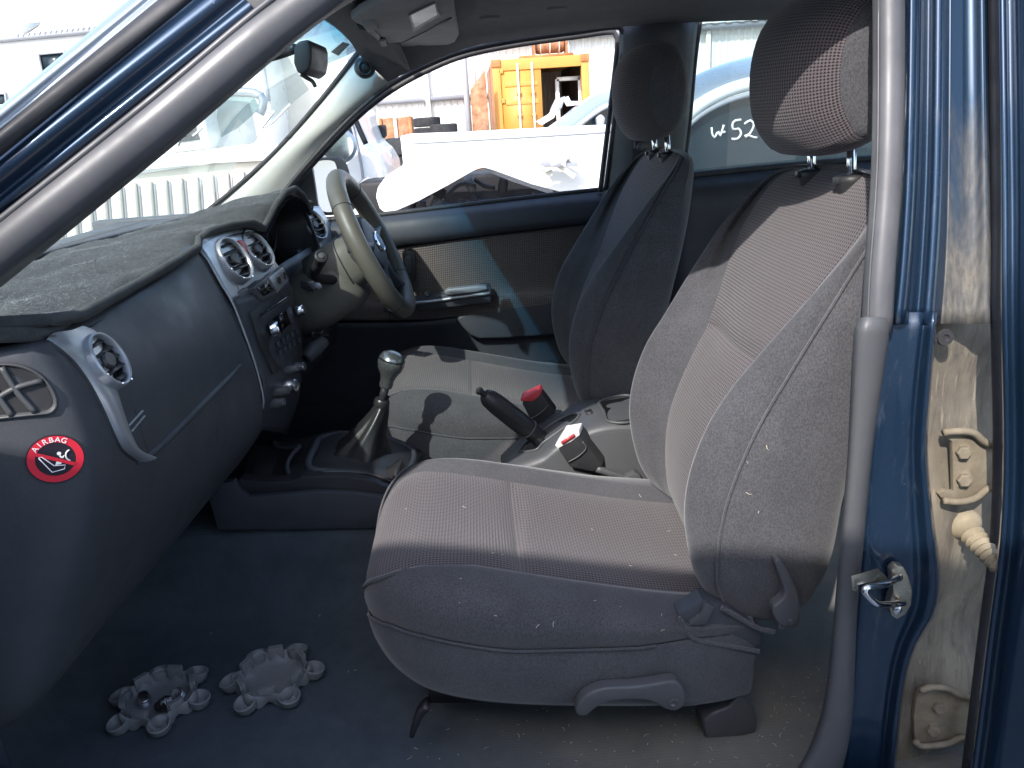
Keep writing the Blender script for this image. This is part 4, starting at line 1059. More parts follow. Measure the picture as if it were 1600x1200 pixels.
tray = PL([(396, 450, 1.44), (418, 434, 1.50), (434, 457, 1.52), (410, 470, 1.46)], 1)
prism('tray', tray, (-.03, 0, -.004), 'grey_plastic', cup, bevel=.002)
prism('tray_well', [p+V((.003, 0, .002)) for p in PL([(402, 452, 1.45), (416, 441, 1.49), (427, 455, 1.51), (411, 464, 1.465)], 1)], (-.004, 0, 0), 'dark_gloss', cup)
prism('stack_ledge', PL([(356, 462, 1.38), (386, 448, 1.44), (396, 456, 1.45), (372, 482, 1.39)], 1), (-.02, 0, -.004), 'grey_plastic', DB, bevel=.003)
for (x, y, r) in ((444, 604, .016), (457, 575, .011), (446, 578, .009), (430, 612, .010), (424, 630, .010)):
    q, n = on(ST, x, y, .004)
    if q: lathe('climate_knob', [(0, -.01), (r, -.01), (r, .010), (r*.85, .014), (r*.8, .022), (r*.6, .024), (0, .024)], q, (.95, -.2, .15), 'nut_steel' if r > .0105 else 'grey_plastic', T, seg=18)
# hanging plug under the column
tube('switch_block', PL([(508, 532, 1.80), (492, 545, 1.78), (478, 560, 1.76)], 1), [.014, .020, .016], 'grey_plastic', T, n=10, seg=12)
tube('wiring', PL([(505, 515, 1.82), (495, 535, 1.80), (488, 520, 1.78), (512, 525, 1.84)], 1), .004, 'black_plastic', T, n=20, seg=6)
# ---------------------------------------------------------------- driver side
rimp = PL([(402, 372, 1.635), (410, 350, 1.65), (424, 324, 1.685), (438, 306, 1.76), (453, 300, 1.88), (465, 309, 1.98), (475, 328, 2.05), (488, 360, 2.06), (502, 405, 2.06)], 1)
hoodG = loft([rimp, [p+V((-.05, (1.86-p.y)*.10, -.012 if p.z > 1.2 else .0)) for p in rimp], [p+V((-.13, (1.86-p.y)*.16, -.02 if p.z > 1.2 else .0)) for p in rimp]], 40, 10)
sheet('cluster_hood', hoodG, 'black_plastic', DB, toward=(-.3, 1.86, 1.15))
tube('cluster_rim', [p+V((.002, 0, -.004)) for p in rimp], .005, 'dash_plastic', DB, n=50, seg=8)
cl = empty('instrument_cluster', (-.5, 1.86, 1.15), T)
cout = [p+V((-.10, (1.86-p.y)*.13, -.014 if p.z > 1.2 else 0)) for p in crom(rimp, 24)]
cout += [V((cout[-1].x, cout[-1].y-.02, 1.06)), V((cout[0].x, cout[0].y+.02, 1.06))]
bm_obj('cluster_face', geo_bm(cout, [tuple(range(len(cout)))]), 'dark_gloss', cl, smooth=False)
for (y, z, r) in ((1.78, 1.165, .045), (1.92, 1.165, .045)):
    ring('dial', [V((-.500, y, z))+(V((0, 1, 0))*math.cos(q)+V((.2, 0, 1)).normalized()*math.sin(q))*r for q in [k*math.pi/16 for k in range(32)]], .0025, 'black_plastic', cl)
# far silver vent panel
fvp = sheet('silver_trim', loft([PL([(468, 322), (482, 345), (500, 385), (516, 425)], 2.09), PL([(486, 322), (500, 345), (515, 385), (528, 420)], 2.15), PL([(500, 322), (515, 350), (526, 385), (534, 415)], 2.20)], 20, 10), 'silver_trim', DB, thick=.003, label='silver trim round the driver side vent')
air_vent(fwd(bvh_of(fvp), 493, 350, .022), (.839, -.322, .438), .043)
drvp = [[V((-.425, 1.66, 1.12)), V((-.41, 1.66, 1.0)), V((-.415, 1.66, .90)), V((-.45, 1.66, .80)), V((-.55, 1.66, .77))]]
for Y, k in ((1.75, -.03), (1.95, -.02), (2.2, .0)): drvp.append([V((p.x+k, Y, p.z)) for p in drvp[0]])
sheet('knee_panel', loft(drvp, 20, 16), 'dash_lower', DB, thick=.003, toward=(.5, 1.5, 1))
prism('vent_return', [V((-.46, 2.0, 1.12)), V((-.46, 2.22, 1.12)), V((-.43, 2.22, 1.0)), V((-.43, 2.0, 1.0))], (-.05, 0, 0), 'dash_lower', DB, bevel=.004)
# steering column, wheel, stalk
WN = V((.928, 0, .371)); WU = V((-.371, 0, .928)); WC = V((-.252, 1.885, 1.137)); WY = V((0, 1, 0))
sw = empty('steering_wheel', WC, T, label='worn taupe leather steering wheel facing the driver seat')
RW, rw_ = .171, .0222
def wpt(q, r, o=0.): return WC+(WY*math.cos(q)+WU*math.sin(q))*r+WN*o
ringpts = [wpt(2*math.pi*k/96, RW) for k in range(96)]
rim = ring('rim', ringpts, rw_, 'wheel_leather', sw, seg=18)
for k in (12, 36, 60, 84):
    q0 = 2*math.pi*k/96+.1
    ring('rim_seam', [wpt(q0, RW)+((wpt(q0, RW)-WC).normalized()*math.cos(s)+WN*math.sin(s))*(rw_+.0002) for s in [2*math.pi*i/20 for i in range(20)]], .0011, 'dark_rubber', sw, seg=5)
hubp = [(.055, -.02), (.072, .0), (.074, .012), (.066, .028), (.045, .036), (0, .038)]
lathe('hub', [(0, -.045), (.05, -.045)]+hubp, WC-WN*.022, WN, 'dash_lower', sw, seg=32, sx=1.15, up=WU)
for q, w in ((R_(8), .024), (R_(172), .024), (R_(238), .020), (R_(302), .020)):
    tube('spoke', [wpt(q, .055, -.012), wpt(q, .11, -.014), wpt(q, .165, -.006)], [w*1.1, w, w*.9], 'dash_lower', sw, n=8, prof=[(-.4, -1), (.4, -1), (.5, 0), (.4, 1), (-.4, 1), (-.5, 0)])
em = wpt(0, 0, .0165)
lathe('emblem', [(0, 0), (.026, 0), (.0255, .003), (.023, .0045), (.022, .003), (0, .003)], em, WN, 'chrome', sw, seg=28, sx=1.45, up=WU)
lathe('emblem_field', [(0, .0032), (.021, .0032), (.021, .0036), (0, .0036)], em, WN, 'emblem_blue', sw, seg=28, sx=1.45, up=WU)
for s in (-1, 1): tube('emblem_mark', [em+WN*.0042+WY*s*.006+WU*.012, em+WN*.0042+WY*s*.002-WU*.014], .0016, 'white_plastic', sw, seg=6)
prism('wheel_switch', [wpt(R_(230), .10, .008), wpt(R_(230), .125, .008), wpt(R_(242), .125, .008), wpt(R_(242), .10, .008)], -WN*.02, 'black_plastic', sw, bevel=.002)
cs = empty('steering_column', WC-WN*.12, T, label='steering column shroud behind the wheel')
rr = [(math.cos(q)*(1.0 if math.sin(q) > 0 else 1.0), math.sin(q)) for q in [2*math.pi*k/24 for k in range(24)]]
sq = [(abs(a)**.7*math.copysign(1, a), abs(b)**.7*math.copysign(1, b)) for a, b in rr]
def cpt(s, u=0, y=0): return WC+WN*s+WU*u+WY*y
v, f = tube_geo([cpt(-.035, -.012), cpt(-.05, -.012), cpt(-.10, -.016), cpt(-.16, -.022)], [.048, .062, .066, .066], prof=sq)
mesh('upper_shroud', v, f, 'column_plastic', cs)
v, f = tube_geo([cpt(-.075, -.045), cpt(-.10, -.050), cpt(-.17, -.052), cpt(-.26, -.052)], [.058, .072, .076, .08], prof=sq)
mesh('lower_shroud', v, f, 'column_plastic', cs)
ring('shroud_seam', [cpt(-.076, -.014)+(WU*b*.067+WY*a*.067) for a, b in sq], .0014, 'dark_rubber', cs, seg=5)
stt = empty('column_stalk', P(503, 400, 1.66), T)
tube('stalk', [cpt(-.11, -.03, -.06), P(492, 432, 1.77), P(500, 408, 1.69)], [.012, .011, .012], 'black_plastic', stt, n=10, seg=14)
sa_ = (P(503, 398, 1.655)-P(495, 425, 1.74)).normalized()
lathe('stalk_knob', [(0, -.03), (.013, -.03), (.0145, -.004), (.014, .004), (.011, .006), (.010, .004), (0, .004)], P(502, 401, 1.665), sa_, 'black_plastic', stt, seg=20)
lathe('stalk_cap', [(0, .004), (.007, .004), (.006, .007), (0, .008)], P(502, 401, 1.665), sa_, 'mid_plastic', stt, seg=14)
prism('key_barrel', PL([(480, 440, 1.78), (498, 438, 1.78), (505, 450, 1.78), (492, 456, 1.78), (482, 450, 1.78)], 1), (-.02, .01, 0), 'nut_steel', cs, bevel=.003)
# ================================================================== centre console, levers, buckles
CO = empty('centre_console', (-.2, 1.5, .5), T, label='dark blue grey centre console between the seats')
prism('console_side', PL([(322, 768), (340, 757), (365, 752), (376, 768), (388, 777), (457, 772), (491, 769), (547, 770), (600, 777), (660, 795), (690, 860), (592, 826), (340, 829)], 1.365), (0, .02, 0), 'dash_lower', CO, bevel=.004)
prism('console_tier', PL([(368, 757), (374, 748), (400, 752), (450, 752), (469, 746), (502, 745), (545, 745), (580, 751), (615, 766), (650, 790), (650, 812), (600, 779), (547, 771), (491, 770), (457, 773), (388, 778)], 1.378), (0, .03, 0), 'black_plastic', CO, bevel=.004)
topG = loft([PL([(375, 752), (420, 753), (470, 742), (520, 737), (585, 742), (640, 768)], 1.40), PL([(378, 722), (420, 722), (472, 712), (520, 700), (590, 706), (650, 730)], 1.50), PL([(385, 690), (420, 690), (480, 682), (530, 672), (600, 682), (660, 705)], 1.60)], 24, 14)
sheet('console_top', topG, 'black_plastic', CO, thick=.003, toward=(0, 1, 3))
prism('ashtray', PL([(392, 748, 1.42), (425, 748, 1.42), (432, 716, 1.52), (400, 716, 1.52)], 1), (0, 0, .006), 'black_plastic', CO, bevel=.002)
tube('torn_lining', PL([(428, 690, 1.56), (436, 699, 1.54), (452, 700, 1.52), (468, 697, 1.50), (455, 712, 1.47), (448, 730, 1.44), (455, 748, 1.41)], 1), .005, 'dash_lower', CO, n=30, seg=6)
# frame round the boot
frp = [(486, 733, 1.42), (492, 700, 1.50), (505, 684, 1.57), (560, 678, 1.60), (612, 688, 1.60), (645, 706, 1.58), (640, 730, 1.50), (612, 744, 1.44), (560, 737, 1.42)]
ring('boot_frame', crom(PL(frp, 1), 60, closed=True), .008, 'dash_lower', CO, seg=8)
gl_ = empty('gear_lever', P(560, 720, 1.5), T, label='black gear lever with leather boot and dark metal knob')
rings = [((556, 722), .068, .062, .014), ((555, 712), .066, .060, .014), ((561, 695), .056, .052, .010), ((571, 675), .044, .042, .007), ((583, 655), .031, .031, .004), ((592, 638), .021, .021, .002), ((597, 627), .0145, .0145, .001), ((598, 623), .015, .015, 0)]
BGd = []
for k, ((x, y), rx, ry, fo) in enumerate(rings):
    c = P(x, y, 1.505); row = []
    for i in range(41):
        q = 2*math.pi*i/40; wv = 1+fo/rx*.55*math.sin(5*q+k*.5)+fo/rx*.3*math.sin(9*q-k)
        row.append(c+V((math.cos(q)*rx*wv, math.sin(q)*ry*wv, .5*rx*math.cos(q)*(.5 if k > 2 else .15))))
    BGd.append(row)
cols = [crom([r[i] for r in BGd], 30) for i in range(41)]
sheet('boot', [[cols[i][j] for i in range(41)] for j in range(30)], 'boot_vinyl', gl_, toward=(0, 0, 1.2))
a0, a1 = P(597, 626, 1.5), P(612, 562, 1.5); axk = (a1-a0).normalized()
tube('shaft', [a0-axk*.02, a0+axk*.05], .0085, 'black_plastic', gl_, seg=12)
kb = P(603, 602, 1.5)
lathe('knob', [(0, -.004), (.0125, -.004), (.0140, .002), (.0138, .012), (.0175, .024), (.0245, .036), (.0275, .048), (.0262, .058), (.0255, .060), (.0215, .068), (.012, .073), (0, .0745)], kb, axk, 'knob_metal', gl_, seg=28)
lathe('knob_band', [(.0265, .0560), (.0275, .0570), (.0268, .0590), (.0255, .0590), (.0255, .0560)], kb, axk, 'dark_gloss', gl_, seg=28)
lathe('boot_collar', [(0, -.012), (.016, -.012), (.0165, .0), (.014, .004), (0, .004)], a0, axk, 'boot_vinyl', gl_, seg=18)
# folded leather flap beside the boot
fl_ = sheet('boot_flap', loft([PL([(592, 738, 1.44), (610, 728, 1.44), (625, 716, 1.46)], 1), PL([(602, 748, 1.42), (616, 735, 1.42), (627, 722, 1.44)], 1), PL([(616, 756, 1.41), (622, 742, 1.41), (629, 720, 1.45)], 1), PL([(630, 748, 1.43), (634, 738, 1.44), (632, 724, 1.48)], 1)], 12, 12), 'boot_vinyl', CO, thick=.003)
# rear console
nE = PL([(785, 735), (820, 722), (848, 711), (869, 694), (908, 674), (942, 663), (985, 660), (1060, 662)], 1.43)
fE = PL([(782, 712), (800, 695), (824, 678), (848, 661), (877, 645), (905, 628), (974, 619), (1050, 612)], 1.585)
rc = sheet('console_lid', loft([[p-V((0, .012, .02)) for p in nE], nE, [a.lerp(b, .5)+V((0, 0, .006)) for a, b in zip(nE, fE)], fE, [p+V((0, .012, -.02)) for p in fE]], 40, 20), 'mid_plastic', CO, thick=.003, toward=(0, 1.5, 3))
RT = bvh_of(rc)
sd = nE+[V((nE[-1].x, nE[-1].y, .55)), V((nE[0].x, nE[0].y, .55))]
prism('console_wall', [p-V((0, .013, .012)) for p in sd], (0, .01, 0), 'mid_plastic', CO, bevel=.002)
def rcs(pts, off): return [on(RT, x, y, off)[0] for x, y in pts]
slot = [(812, 706), (826, 690), (846, 676), (862, 664), (888, 650), (905, 647), (900, 657), (878, 672), (850, 692), (838, 704)]
bm_obj('lever_slot_shade', geo_bm(rcs(slot, .0012), [tuple(range(len(slot)))]), 'dark_gloss', CO, smooth=False)  # flat dark face stands in for the slot's shaded hollow
ring('slot_rim', crom(rcs(slot, .002), 50, closed=True), .0028, 'mid_plastic', CO, seg=8)
bin_ = [(938, 628), (985, 620), (990, 657), (952, 660), (944, 645)]
bm_obj('console_bin_shade', geo_bm(rcs(bin_, .0012), [tuple(range(len(bin_)))]), 'dark_gloss', CO, smooth=False)  # bin's shaded depth painted as a flat dark face
ring('bin_rim', crom(rcs(bin_, .002), 50, closed=True), .003, 'mid_plastic', CO, seg=8)
prism('console_switch', rcs([(914, 643), (924, 641), (927, 646), (917, 648)], .003), (0, 0, -.004), 'black_plastic', CO)
hbk = empty('handbrake', P(850, 690, 1.49), T, label='black handbrake lever raised between the seats')
h0, h1 = P(868, 704, 1.51), P(757, 617, 1.475); hd = (h1-h0).normalized()
L_ = (h1-h0).length
lathe('grip', [(0, 0), (.0175, 0), (.0185, L_*.30), (.0195, L_*.34), (.0195, L_*.37), (.0215, L_*.42), (.0225, L_*.6), (.0215, L_*.85), (.019, L_*.95), (.013, L_*1.0), (0, L_*1.005)], h0, hd, 'black_plastic', hbk, seg=22)
lathe('grip_seam', [(.0190, L_*.375), (.0228, L_*.385), (.0228, L_*.392), (.0200, L_*.40)], h0, hd, 'mid_plastic', hbk, seg=22)
lathe('release_button', [(0, 0), (.0065, 0), (.0065, .010), (.0085, .012), (.008, .018), (.004, .020), (0, .020)], h1, hd, 'black_plastic', hbk, seg=14)
def buckle(pts_front, depth, top, topmat, label):
    b = empty('belt_buckle', pts_front[0], T, label=label)
    prism('buckle_body', pts_front, depth, 'black_plastic', b, bevel=.004, seg=2)
    prism('buckle_button', top[0], top[1], topmat, b, bevel=.0015)
    return b
b1 = buckle(PL([(872, 702), (893, 679), (906, 681), (942, 728), (928, 738), (890, 730)], 1.395), (.012, .03, .010), (PL([(867, 696), (880, 676), (904, 672), (906, 680), (893, 690), (872, 701)], 1.392), (.010, .022, .006)), 'white_plastic', 'black seat belt buckle with pale worn button')
prism('buckle_red', PL([(876, 690), (897, 677), (899, 682), (879, 695)], 1.390), (0, -.001, 0), 'red_plastic', b1)
tube('buckle_seam', PL([(888, 722), (905, 712), (916, 700), (910, 690)], 1.391), .0015, 'mid_plastic', b1, n=14, seg=6)
b2 = buckle(PL([(815, 630), (846, 615), (868, 645), (842, 664), (828, 655)], 1.565), (.006, .02, .006), (PL([(813, 627), (816, 622), (843, 609), (847, 613), (842, 620), (832, 628), (824, 627)], 1.562), (.004, .02, .006)), 'red_plastic', 'black seat belt buckle with red button beside the driver seat')
tube('buckle_seam', PL([(828, 655), (845, 645), (857, 632)], 1.561), .0014, 'mid_plastic', b2, n=14, seg=6)
tube('buckle_stalk', PL([(932, 732, 1.40), (960, 742, 1.40), (985, 752, 1.40), (1000, 765, 1.40)], 1), .008, 'mid_plastic', T, n=14, seg=8)
prism('seat_bracket', PL([(955, 742), (975, 748), (992, 738), (1000, 742), (1010, 765), (985, 762)], 1.385), (0, .02, 0), 'mid_plastic', T, bevel=.002)
# little lever and belt tongue behind the driver seat's far side
tube('belt_tongue', PL([(850, 575, 2.13), (860, 568, 2.13), (870, 572, 2.12), (882, 570, 2.12)], 1), .010, 'black_plastic', T, n=16, seg=8)

# ================================================================== far front door
FD = empty('driver_door', (0, 2.24, .6), T, label='driver door with blue grey ledge, cloth insert and silver armrest')
belt = PL([(430, 352), (520, 345), (600, 337), (720, 323), (850, 308), (952, 297)], 2.24)
led0 = [p+V((0, -.012, 0)) for p in belt]
led1 = PL([(430, 362), (520, 356), (600, 348), (720, 336), (850, 322), (952, 312)], 2.195)
led2 = PL([(430, 385), (520, 380), (610, 372), (720, 361), (850, 347), (952, 337)], 2.185)
led3 = PL([(430, 400), (520, 394), (630, 384), (720, 372), (850, 357), (952, 346)], 2.20)
sheet('door_ledge', loft([led0, led1, led2, led3], 40, 16), 'dash_lower', FD, thick=.004)
tube('glass_wiper', [p+V((0, -.002, .004)) for p in belt], .007, 'dark_rubber', FD, n=30, seg=8)
ins0 = PL([(430, 402), (520, 396), (630, 386), (720, 374), (850, 359), (955, 348)], 2.212)
ins1 = PL([(430, 430), (520, 428), (640, 420), (720, 412), (850, 402), (955, 395)], 2.208)
ins2 = PL([(430, 470), (520, 468), (650, 466), (720, 456), (850, 448), (955, 440)], 2.205)
ins3 = PL([(430, 474), (520, 474), (650, 474), (720, 468), (850, 462), (955, 455)], 2.17)
ins4 = PL([(430, 500), (520, 500), (650, 500), (720, 494), (850, 482), (955, 470)], 2.165)
sheet('cloth_insert', loft([ins0, ins1, ins2, ins3, ins4], 40, 24), 'door_fabric', FD, thick=.004, label='brown cloth insert of the driver door')
low0 = PL([(430, 505), (520, 505), (650, 503), (720, 496), (850, 484), (960, 472)], 2.172)
low1 = PL([(430, 560), (520, 560), (650, 555), (720, 548), (850, 540), (960, 530)], 2.20)
low2 = PL([(430, 640), (520, 640), (650, 640), (720, 640), (850, 640), (960, 640)], 2.205)
sheet('door_lower', loft([low0, low1, low2], 30, 14), 'dash_lower', FD, thick=.004)
prism('door_pocket', PL([(712, 503), (716, 495), (730, 489), (800, 479), (880, 469), (930, 464), (930, 515), (860, 524), (790, 529), (748, 530), (735, 524)], 2.165), (0, .025, 0), 'dash_lower', FD, bevel=.008, seg=3)
ah = prism('armrest', PL([(600, 470), (655, 468), (700, 459), (760, 447), (768, 449), (768, 462), (766, 473), (720, 478), (660, 486), (600, 490)], 2.125), (0, .06, 0), 'dash_lower', FD, bevel=.006)
prism('grab_handle', PL([(694, 456), (700, 452), (745, 447), (760, 447), (762, 452), (745, 456), (705, 461), (696, 460)], 2.118), (0, .02, .002), 'silver_trim', FD, bevel=.003)
tube('armrest_strip', PL([(640, 474), (680, 470), (720, 464), (766, 458)], 2.120), .0045, 'silver_trim', FD, n=14, seg=8)
lathe('window_switch', [(0, 0), (.009, 0), (.008, .004), (0, .005)], P(668, 459, 2.128), (0, -1, .6), 'black_plastic', FD, seg=14)
prism('handle_cup', PL([(628, 396), (640, 390), (648, 394), (650, 425), (646, 450), (634, 452)], 2.19), (0, .02, 0), 'black_plastic', FD, bevel=.006)
prism('inner_handle', PL([(632, 404), (640, 398), (643, 402), (643, 425), (636, 428)], 2.175), (0, .012, 0), 'dash_lower', FD, bevel=.004)
box('door_core', V((0, 2.262, .86)), (1.15, .05, .62), 'dark_rubber', FD)
# mirror sail and side mirror
prism('mirror_sail', PL([(436, 310), (452, 292), (478, 262), (488, 262), (500, 345), (440, 348)], 2.235), (0, .02, 0), 'black_plastic', FD, bevel=.003)
tube('sail_edge', PL([(464, 280), (466, 300), (468, 325), (470, 345)], 2.228), .004, 'mid_plastic', FD, n=8, seg=6)
sm = empty('side_mirror', P(510, 290, 2.40), T, label='black driver side mirror outside the window')
mC = P(512, 290, 2.40); mN = V((.755, -.655, .02)).normalized()
def PN(px, py, c=mC, n=mN):
    d = ray(px, py); return CAM+d*((c-CAM).dot(n)/d.dot(n))
mo = crom([PN(x, y) for x, y in ((480, 272), (485, 254), (500, 247), (528, 245), (541, 252), (548, 272), (553, 300), (553, 330), (505, 336), (493, 320))], 40, closed=True)
prism('mirror_housing', mo, -mN*.09, 'black_plastic', sm, bevel=.010, seg=3)
mg = crom([PN(x, y, mC+mN*.003) for x, y in ((484, 268), (489, 256), (502, 251), (518, 251), (525, 258), (531, 290), (533, 324), (508, 331), (497, 316))], 40, closed=True)
bm_obj('mirror_glass', geo_bm(mg, [tuple(range(len(mg)))]), 'mirror_glass', sm, smooth=False)

# ================================================================== overhead: visor, mirror, aerial
vs_ = empty('sun_visor', PZ(640, 40, 1.58), T, label='grey driver sun visor with pale vanity mirror')
vo = [(549, 31), (562, 20), (585, 8), (640, -12), (706, -16), (713, 30), (717, 55), (711, 66), (700, 71), (680, 72), (655, 71), (635, 76), (622, 79), (613, 73), (600, 62), (585, 48), (572, 44), (560, 38)]
def vz(p): return 1.588
prism('visor_board', [PZ(x, y, vz(0)) for x, y in vo], (0, 0, .014), 'visor_cloth', vs_, bevel=.004)
prism('mirror_frame', [PZ(x, y, 1.5875) for x, y in ((638, 22), (681, 1), (687, 22), (646, 47))], (0, 0, -.003), 'mid_plastic', vs_, bevel=.001)
prism('vanity_mirror', [PZ(x, y, 1.5835) for x, y in ((642, 23), (679, 6), (683, 22), (648, 43))], (0, 0, -.0008), 'white_plastic', vs_)
tube('visor_seam', [PZ(x, y, 1.5865) for x, y in ((620, 71), (660, 52), (705, 28))], .0016, 'mid_plastic', vs_, n=10, seg=6)
tube('visor_rod', [PZ(*p) for p in ((560, 40, 1.592), (575, 44, 1.588), (592, 58, 1.590), (598, 68, 1.595))], .006, 'mid_plastic', vs_, n=12, seg=8)
prism('visor_clip', [PZ(x, y, 1.582) for x, y in ((566, 40), (585, 36), (592, 46), (575, 52))], (0, 0, .012), 'visor_cloth', vs_, bevel=.003)
prism('visor_clip', [PZ(x, y, 1.580) for x, y in ((592, 66), (602, 64), (606, 72), (596, 74))], (0, 0, .012), 'mid_plastic', vs_, bevel=.003)
nv = empty('sun_visor', (-.06, 1.15, 1.58), T)
prism('visor_board', [V((-.10, .98, 1.585)), V((-.12, 1.40, 1.597)), V((.04, 1.40, 1.620)), V((.05, 1.0, 1.610))], (0, 0, .012), 'visor_cloth', nv, bevel=.004)
lathe('lining_clip', [(0, 0), (.022, 0), (.020, .004), (0, .005)], P(868, 10, 1.75) if False else PZ(870, 12, 1.615), (0, 0, -1), 'headliner', T, seg=18)
lathe('lining_clip', [(0, 0), (.022, 0), (.020, .004), (0, .005)], PZ(765, 26, 1.600), (0, 0, -1), 'headliner', T, seg=18)
rm = empty('rear_view_mirror', P(480, 90, 1.5), T, label='black rear view mirror on the windscreen')
v1 = [(459, 72), (466, 64), (482, 61), (486, 72), (486, 92), (483, 108), (472, 117), (463, 112), (458, 98)]
prism('mirror_housing', PL(v1, 1.44), V((.012, .10, -.004)), 'black_plastic', rm, bevel=.006, seg=3)
tube('mirror_stem', [P(462, 76, 1.47), P(440, 80, 1.50), P(405, 88, 1.52), P(385, 96, 1.53)], [.008, .012, .014, .012], 'black_plastic', rm, n=14, seg=12)
tube('mirror_tail', PL([(470, 116, 1.46), (480, 122, 1.46), (488, 127, 1.46), (493, 136, 1.46)], 1), .0035, 'black_plastic', rm, n=14, seg=8)
ae = empty('pillar_speaker', P(570, 106, 2.10), T, label='small round black tweeter stuck on the windscreen pillar')
lathe('speaker_cup', [(0, -.012), (.024, -.012), (.026, -.004), (.025, .008), (.021, .012), (.012, .010), (.006, .014), (0, .015)], P(570, 106, 2.095), (.45, -.85, -.05), 'black_plastic', ae, seg=22)
ring('speaker_ring', [P(570, 106, 2.083)+(V((.88, .47, 0))*math.cos(q)+V((0, 0, 1))*math.sin(q))*.016 for q in [k*math.pi/12 for k in range(24)]], .002, 'mid_plastic', ae, seg=6)
tube('speaker_wire', PL([(568, 92, 2.09), (567, 84, 2.09), (572, 78, 2.09), (580, 76, 2.09)], 1), .002, 'black_plastic', ae, n=12, seg=6)
# registration label and paint marks on the windscreen
WT = bvh_of(windscreen)
lb = [(516, 80), (535, 64), (546, 68), (528, 86)]
bm_obj('glass_label', geo_bm([on(WT, x, y, .002)[0] for x, y in lb], [(0, 1, 2, 3)]), 'mid_plastic', T, smooth=False)
pm = empty('paint_mark', on(WT, 435, 185)[0], T, label='white scrawled letter on the windscreen')
for st_ in ([(410, 198), (420, 184), (428, 174)], [(412, 199), (424, 193), (434, 182)], [(424, 196), (440, 182), (456, 166)], [(240, 208), (252, 200), (262, 196)], [(278, 226), (282, 214), (292, 210)], [(300, 212), (310, 204), (316, 198)]):
    tube('paint_stroke', [on(WT, x, y, .002)[0] for x, y in st_], .0022, 'sticker_white', pm, n=8, seg=5)

# ================================================================== loose things on the floor
def wheel_cap(cx, cy, rot, label):
    c = PZ(cx, cy, .504)
    e = empty('wheel_trim_disc', c, label=label, cat='wheel cap', group='wheel centre caps on the floor')
    M = Matrix.Rotation(rot, 3, 'Z'); Rm = .061
    def q(a, r, z): return c+M @ V((math.cos(a)*r, math.sin(a)*r, z))
    # dish, seen from its hollow back
    vs = []; f = []; n = 72
    prof = [(0, .003), (.35, .003), (.70, .004), (.86, .008), (.93, .020), (.965, .026), (1.0, .024), (1.01, .006), (.97, .0)]
    for k in range(n):
        a = 2*math.pi*k/n
        sc = 1-.10*math.cos(6*a)
        for r, z in prof: vs.append(q(a, r*Rm*(sc if r > .6 else 1), z+(.004*math.cos(12*a) if .9 < r < 1.005 else 0)))
    m = len(prof)
    for k in range(n):
        k2 = (k+1) % n
        for i in range(m-1): f.append((k*m+i, k2*m+i, k2*m+i+1, k*m+i+1))
    mesh('cap_dish', vs, f, 'cap_plastic', e)
    for k in range(6):
        a = 2*math.pi*(k+.5)/6; cc_ = q(a, Rm*1.10, 0)
        d = M @ V((math.cos(a), math.sin(a), 0))
        lathe('lobe', [(0, .006), (.010, .008), (.0140, .014), (.0165, .020), (.0185, .019), (.0175, .007), (.012, .0), (0, 0)], cc_, (d*.25+V((0, 0, 1))), 'cap_plastic', e, seg=20)
        a2 = 2*math.pi*k/6
        for s in (-.12, .12):
            t = M @ V((-math.sin(a2), math.cos(a2), 0)); dd = M @ V((math.cos(a2), math.sin(a2), 0))
            box('clip', q(a2+s, Rm*.86, .020), (.004, .014, .026), 'cap_plastic', e, rot=mat3(dd, t, V((0, 0, 1))), bevel=.0008)
        box('clip_bridge', q(a2, Rm*.93, .028), (.005, .024, .010), 'cap_plastic', e, rot=mat3(M @ V((math.cos(a2), math.sin(a2), 0)), M @ V((-math.sin(a2), math.cos(a2), 0)), V((0, 0, 1))), bevel=.001)
    return e
wheel_cap(252, 1100, .35, 'grey plastic wheel cap holding three wheel nuts')
wheel_cap(428, 1066, .62, 'empty grey plastic wheel cap nearer the seat')
for (x, y, ax, lb) in ((225, 1092, (.15, -.25, 1), 'steel wheel nut at the left in the wheel cap'), (255, 1100, (-.3, -.85, .35), 'steel wheel nut lying in the middle of the wheel cap'), (277, 1084, (.1, -.6, .8), 'steel wheel nut at the right in the wheel cap')):
    c = PZ(x, y, .520); axv = V(ax).normalized()
    nu = empty('wheel_nut', c, label=lb, cat='nut', group='wheel nuts in the cap')
    pf = [(.0045, -.012)]
    bmn = lathe('nut_body', [(.0062, .012), (.0062, -.004), (.0098, -.006), (.0105, -.012), (.0105, .001), (.0098, .004), (.0090, .004), (.0088, .010), (.0080, .012), (.0062, .012)], c, axv, 'nut_steel', nu, seg=18)
    lathe('nut_bore', [(0, -.002), (.0064, -.002), (.0064, -.003), (0, -.003)], c, axv, 'dark_gloss', nu, seg=12)
    for k in range(4): ring('thread', [c+axv*(-.009+k*.003)+(basis(axv)[0]*math.cos(q)+basis(axv)[1]*math.sin(q))*.0104 for q in [2*math.pi*i/18 for i in range(18)]], .0008, 'nut_steel', nu, seg=5)
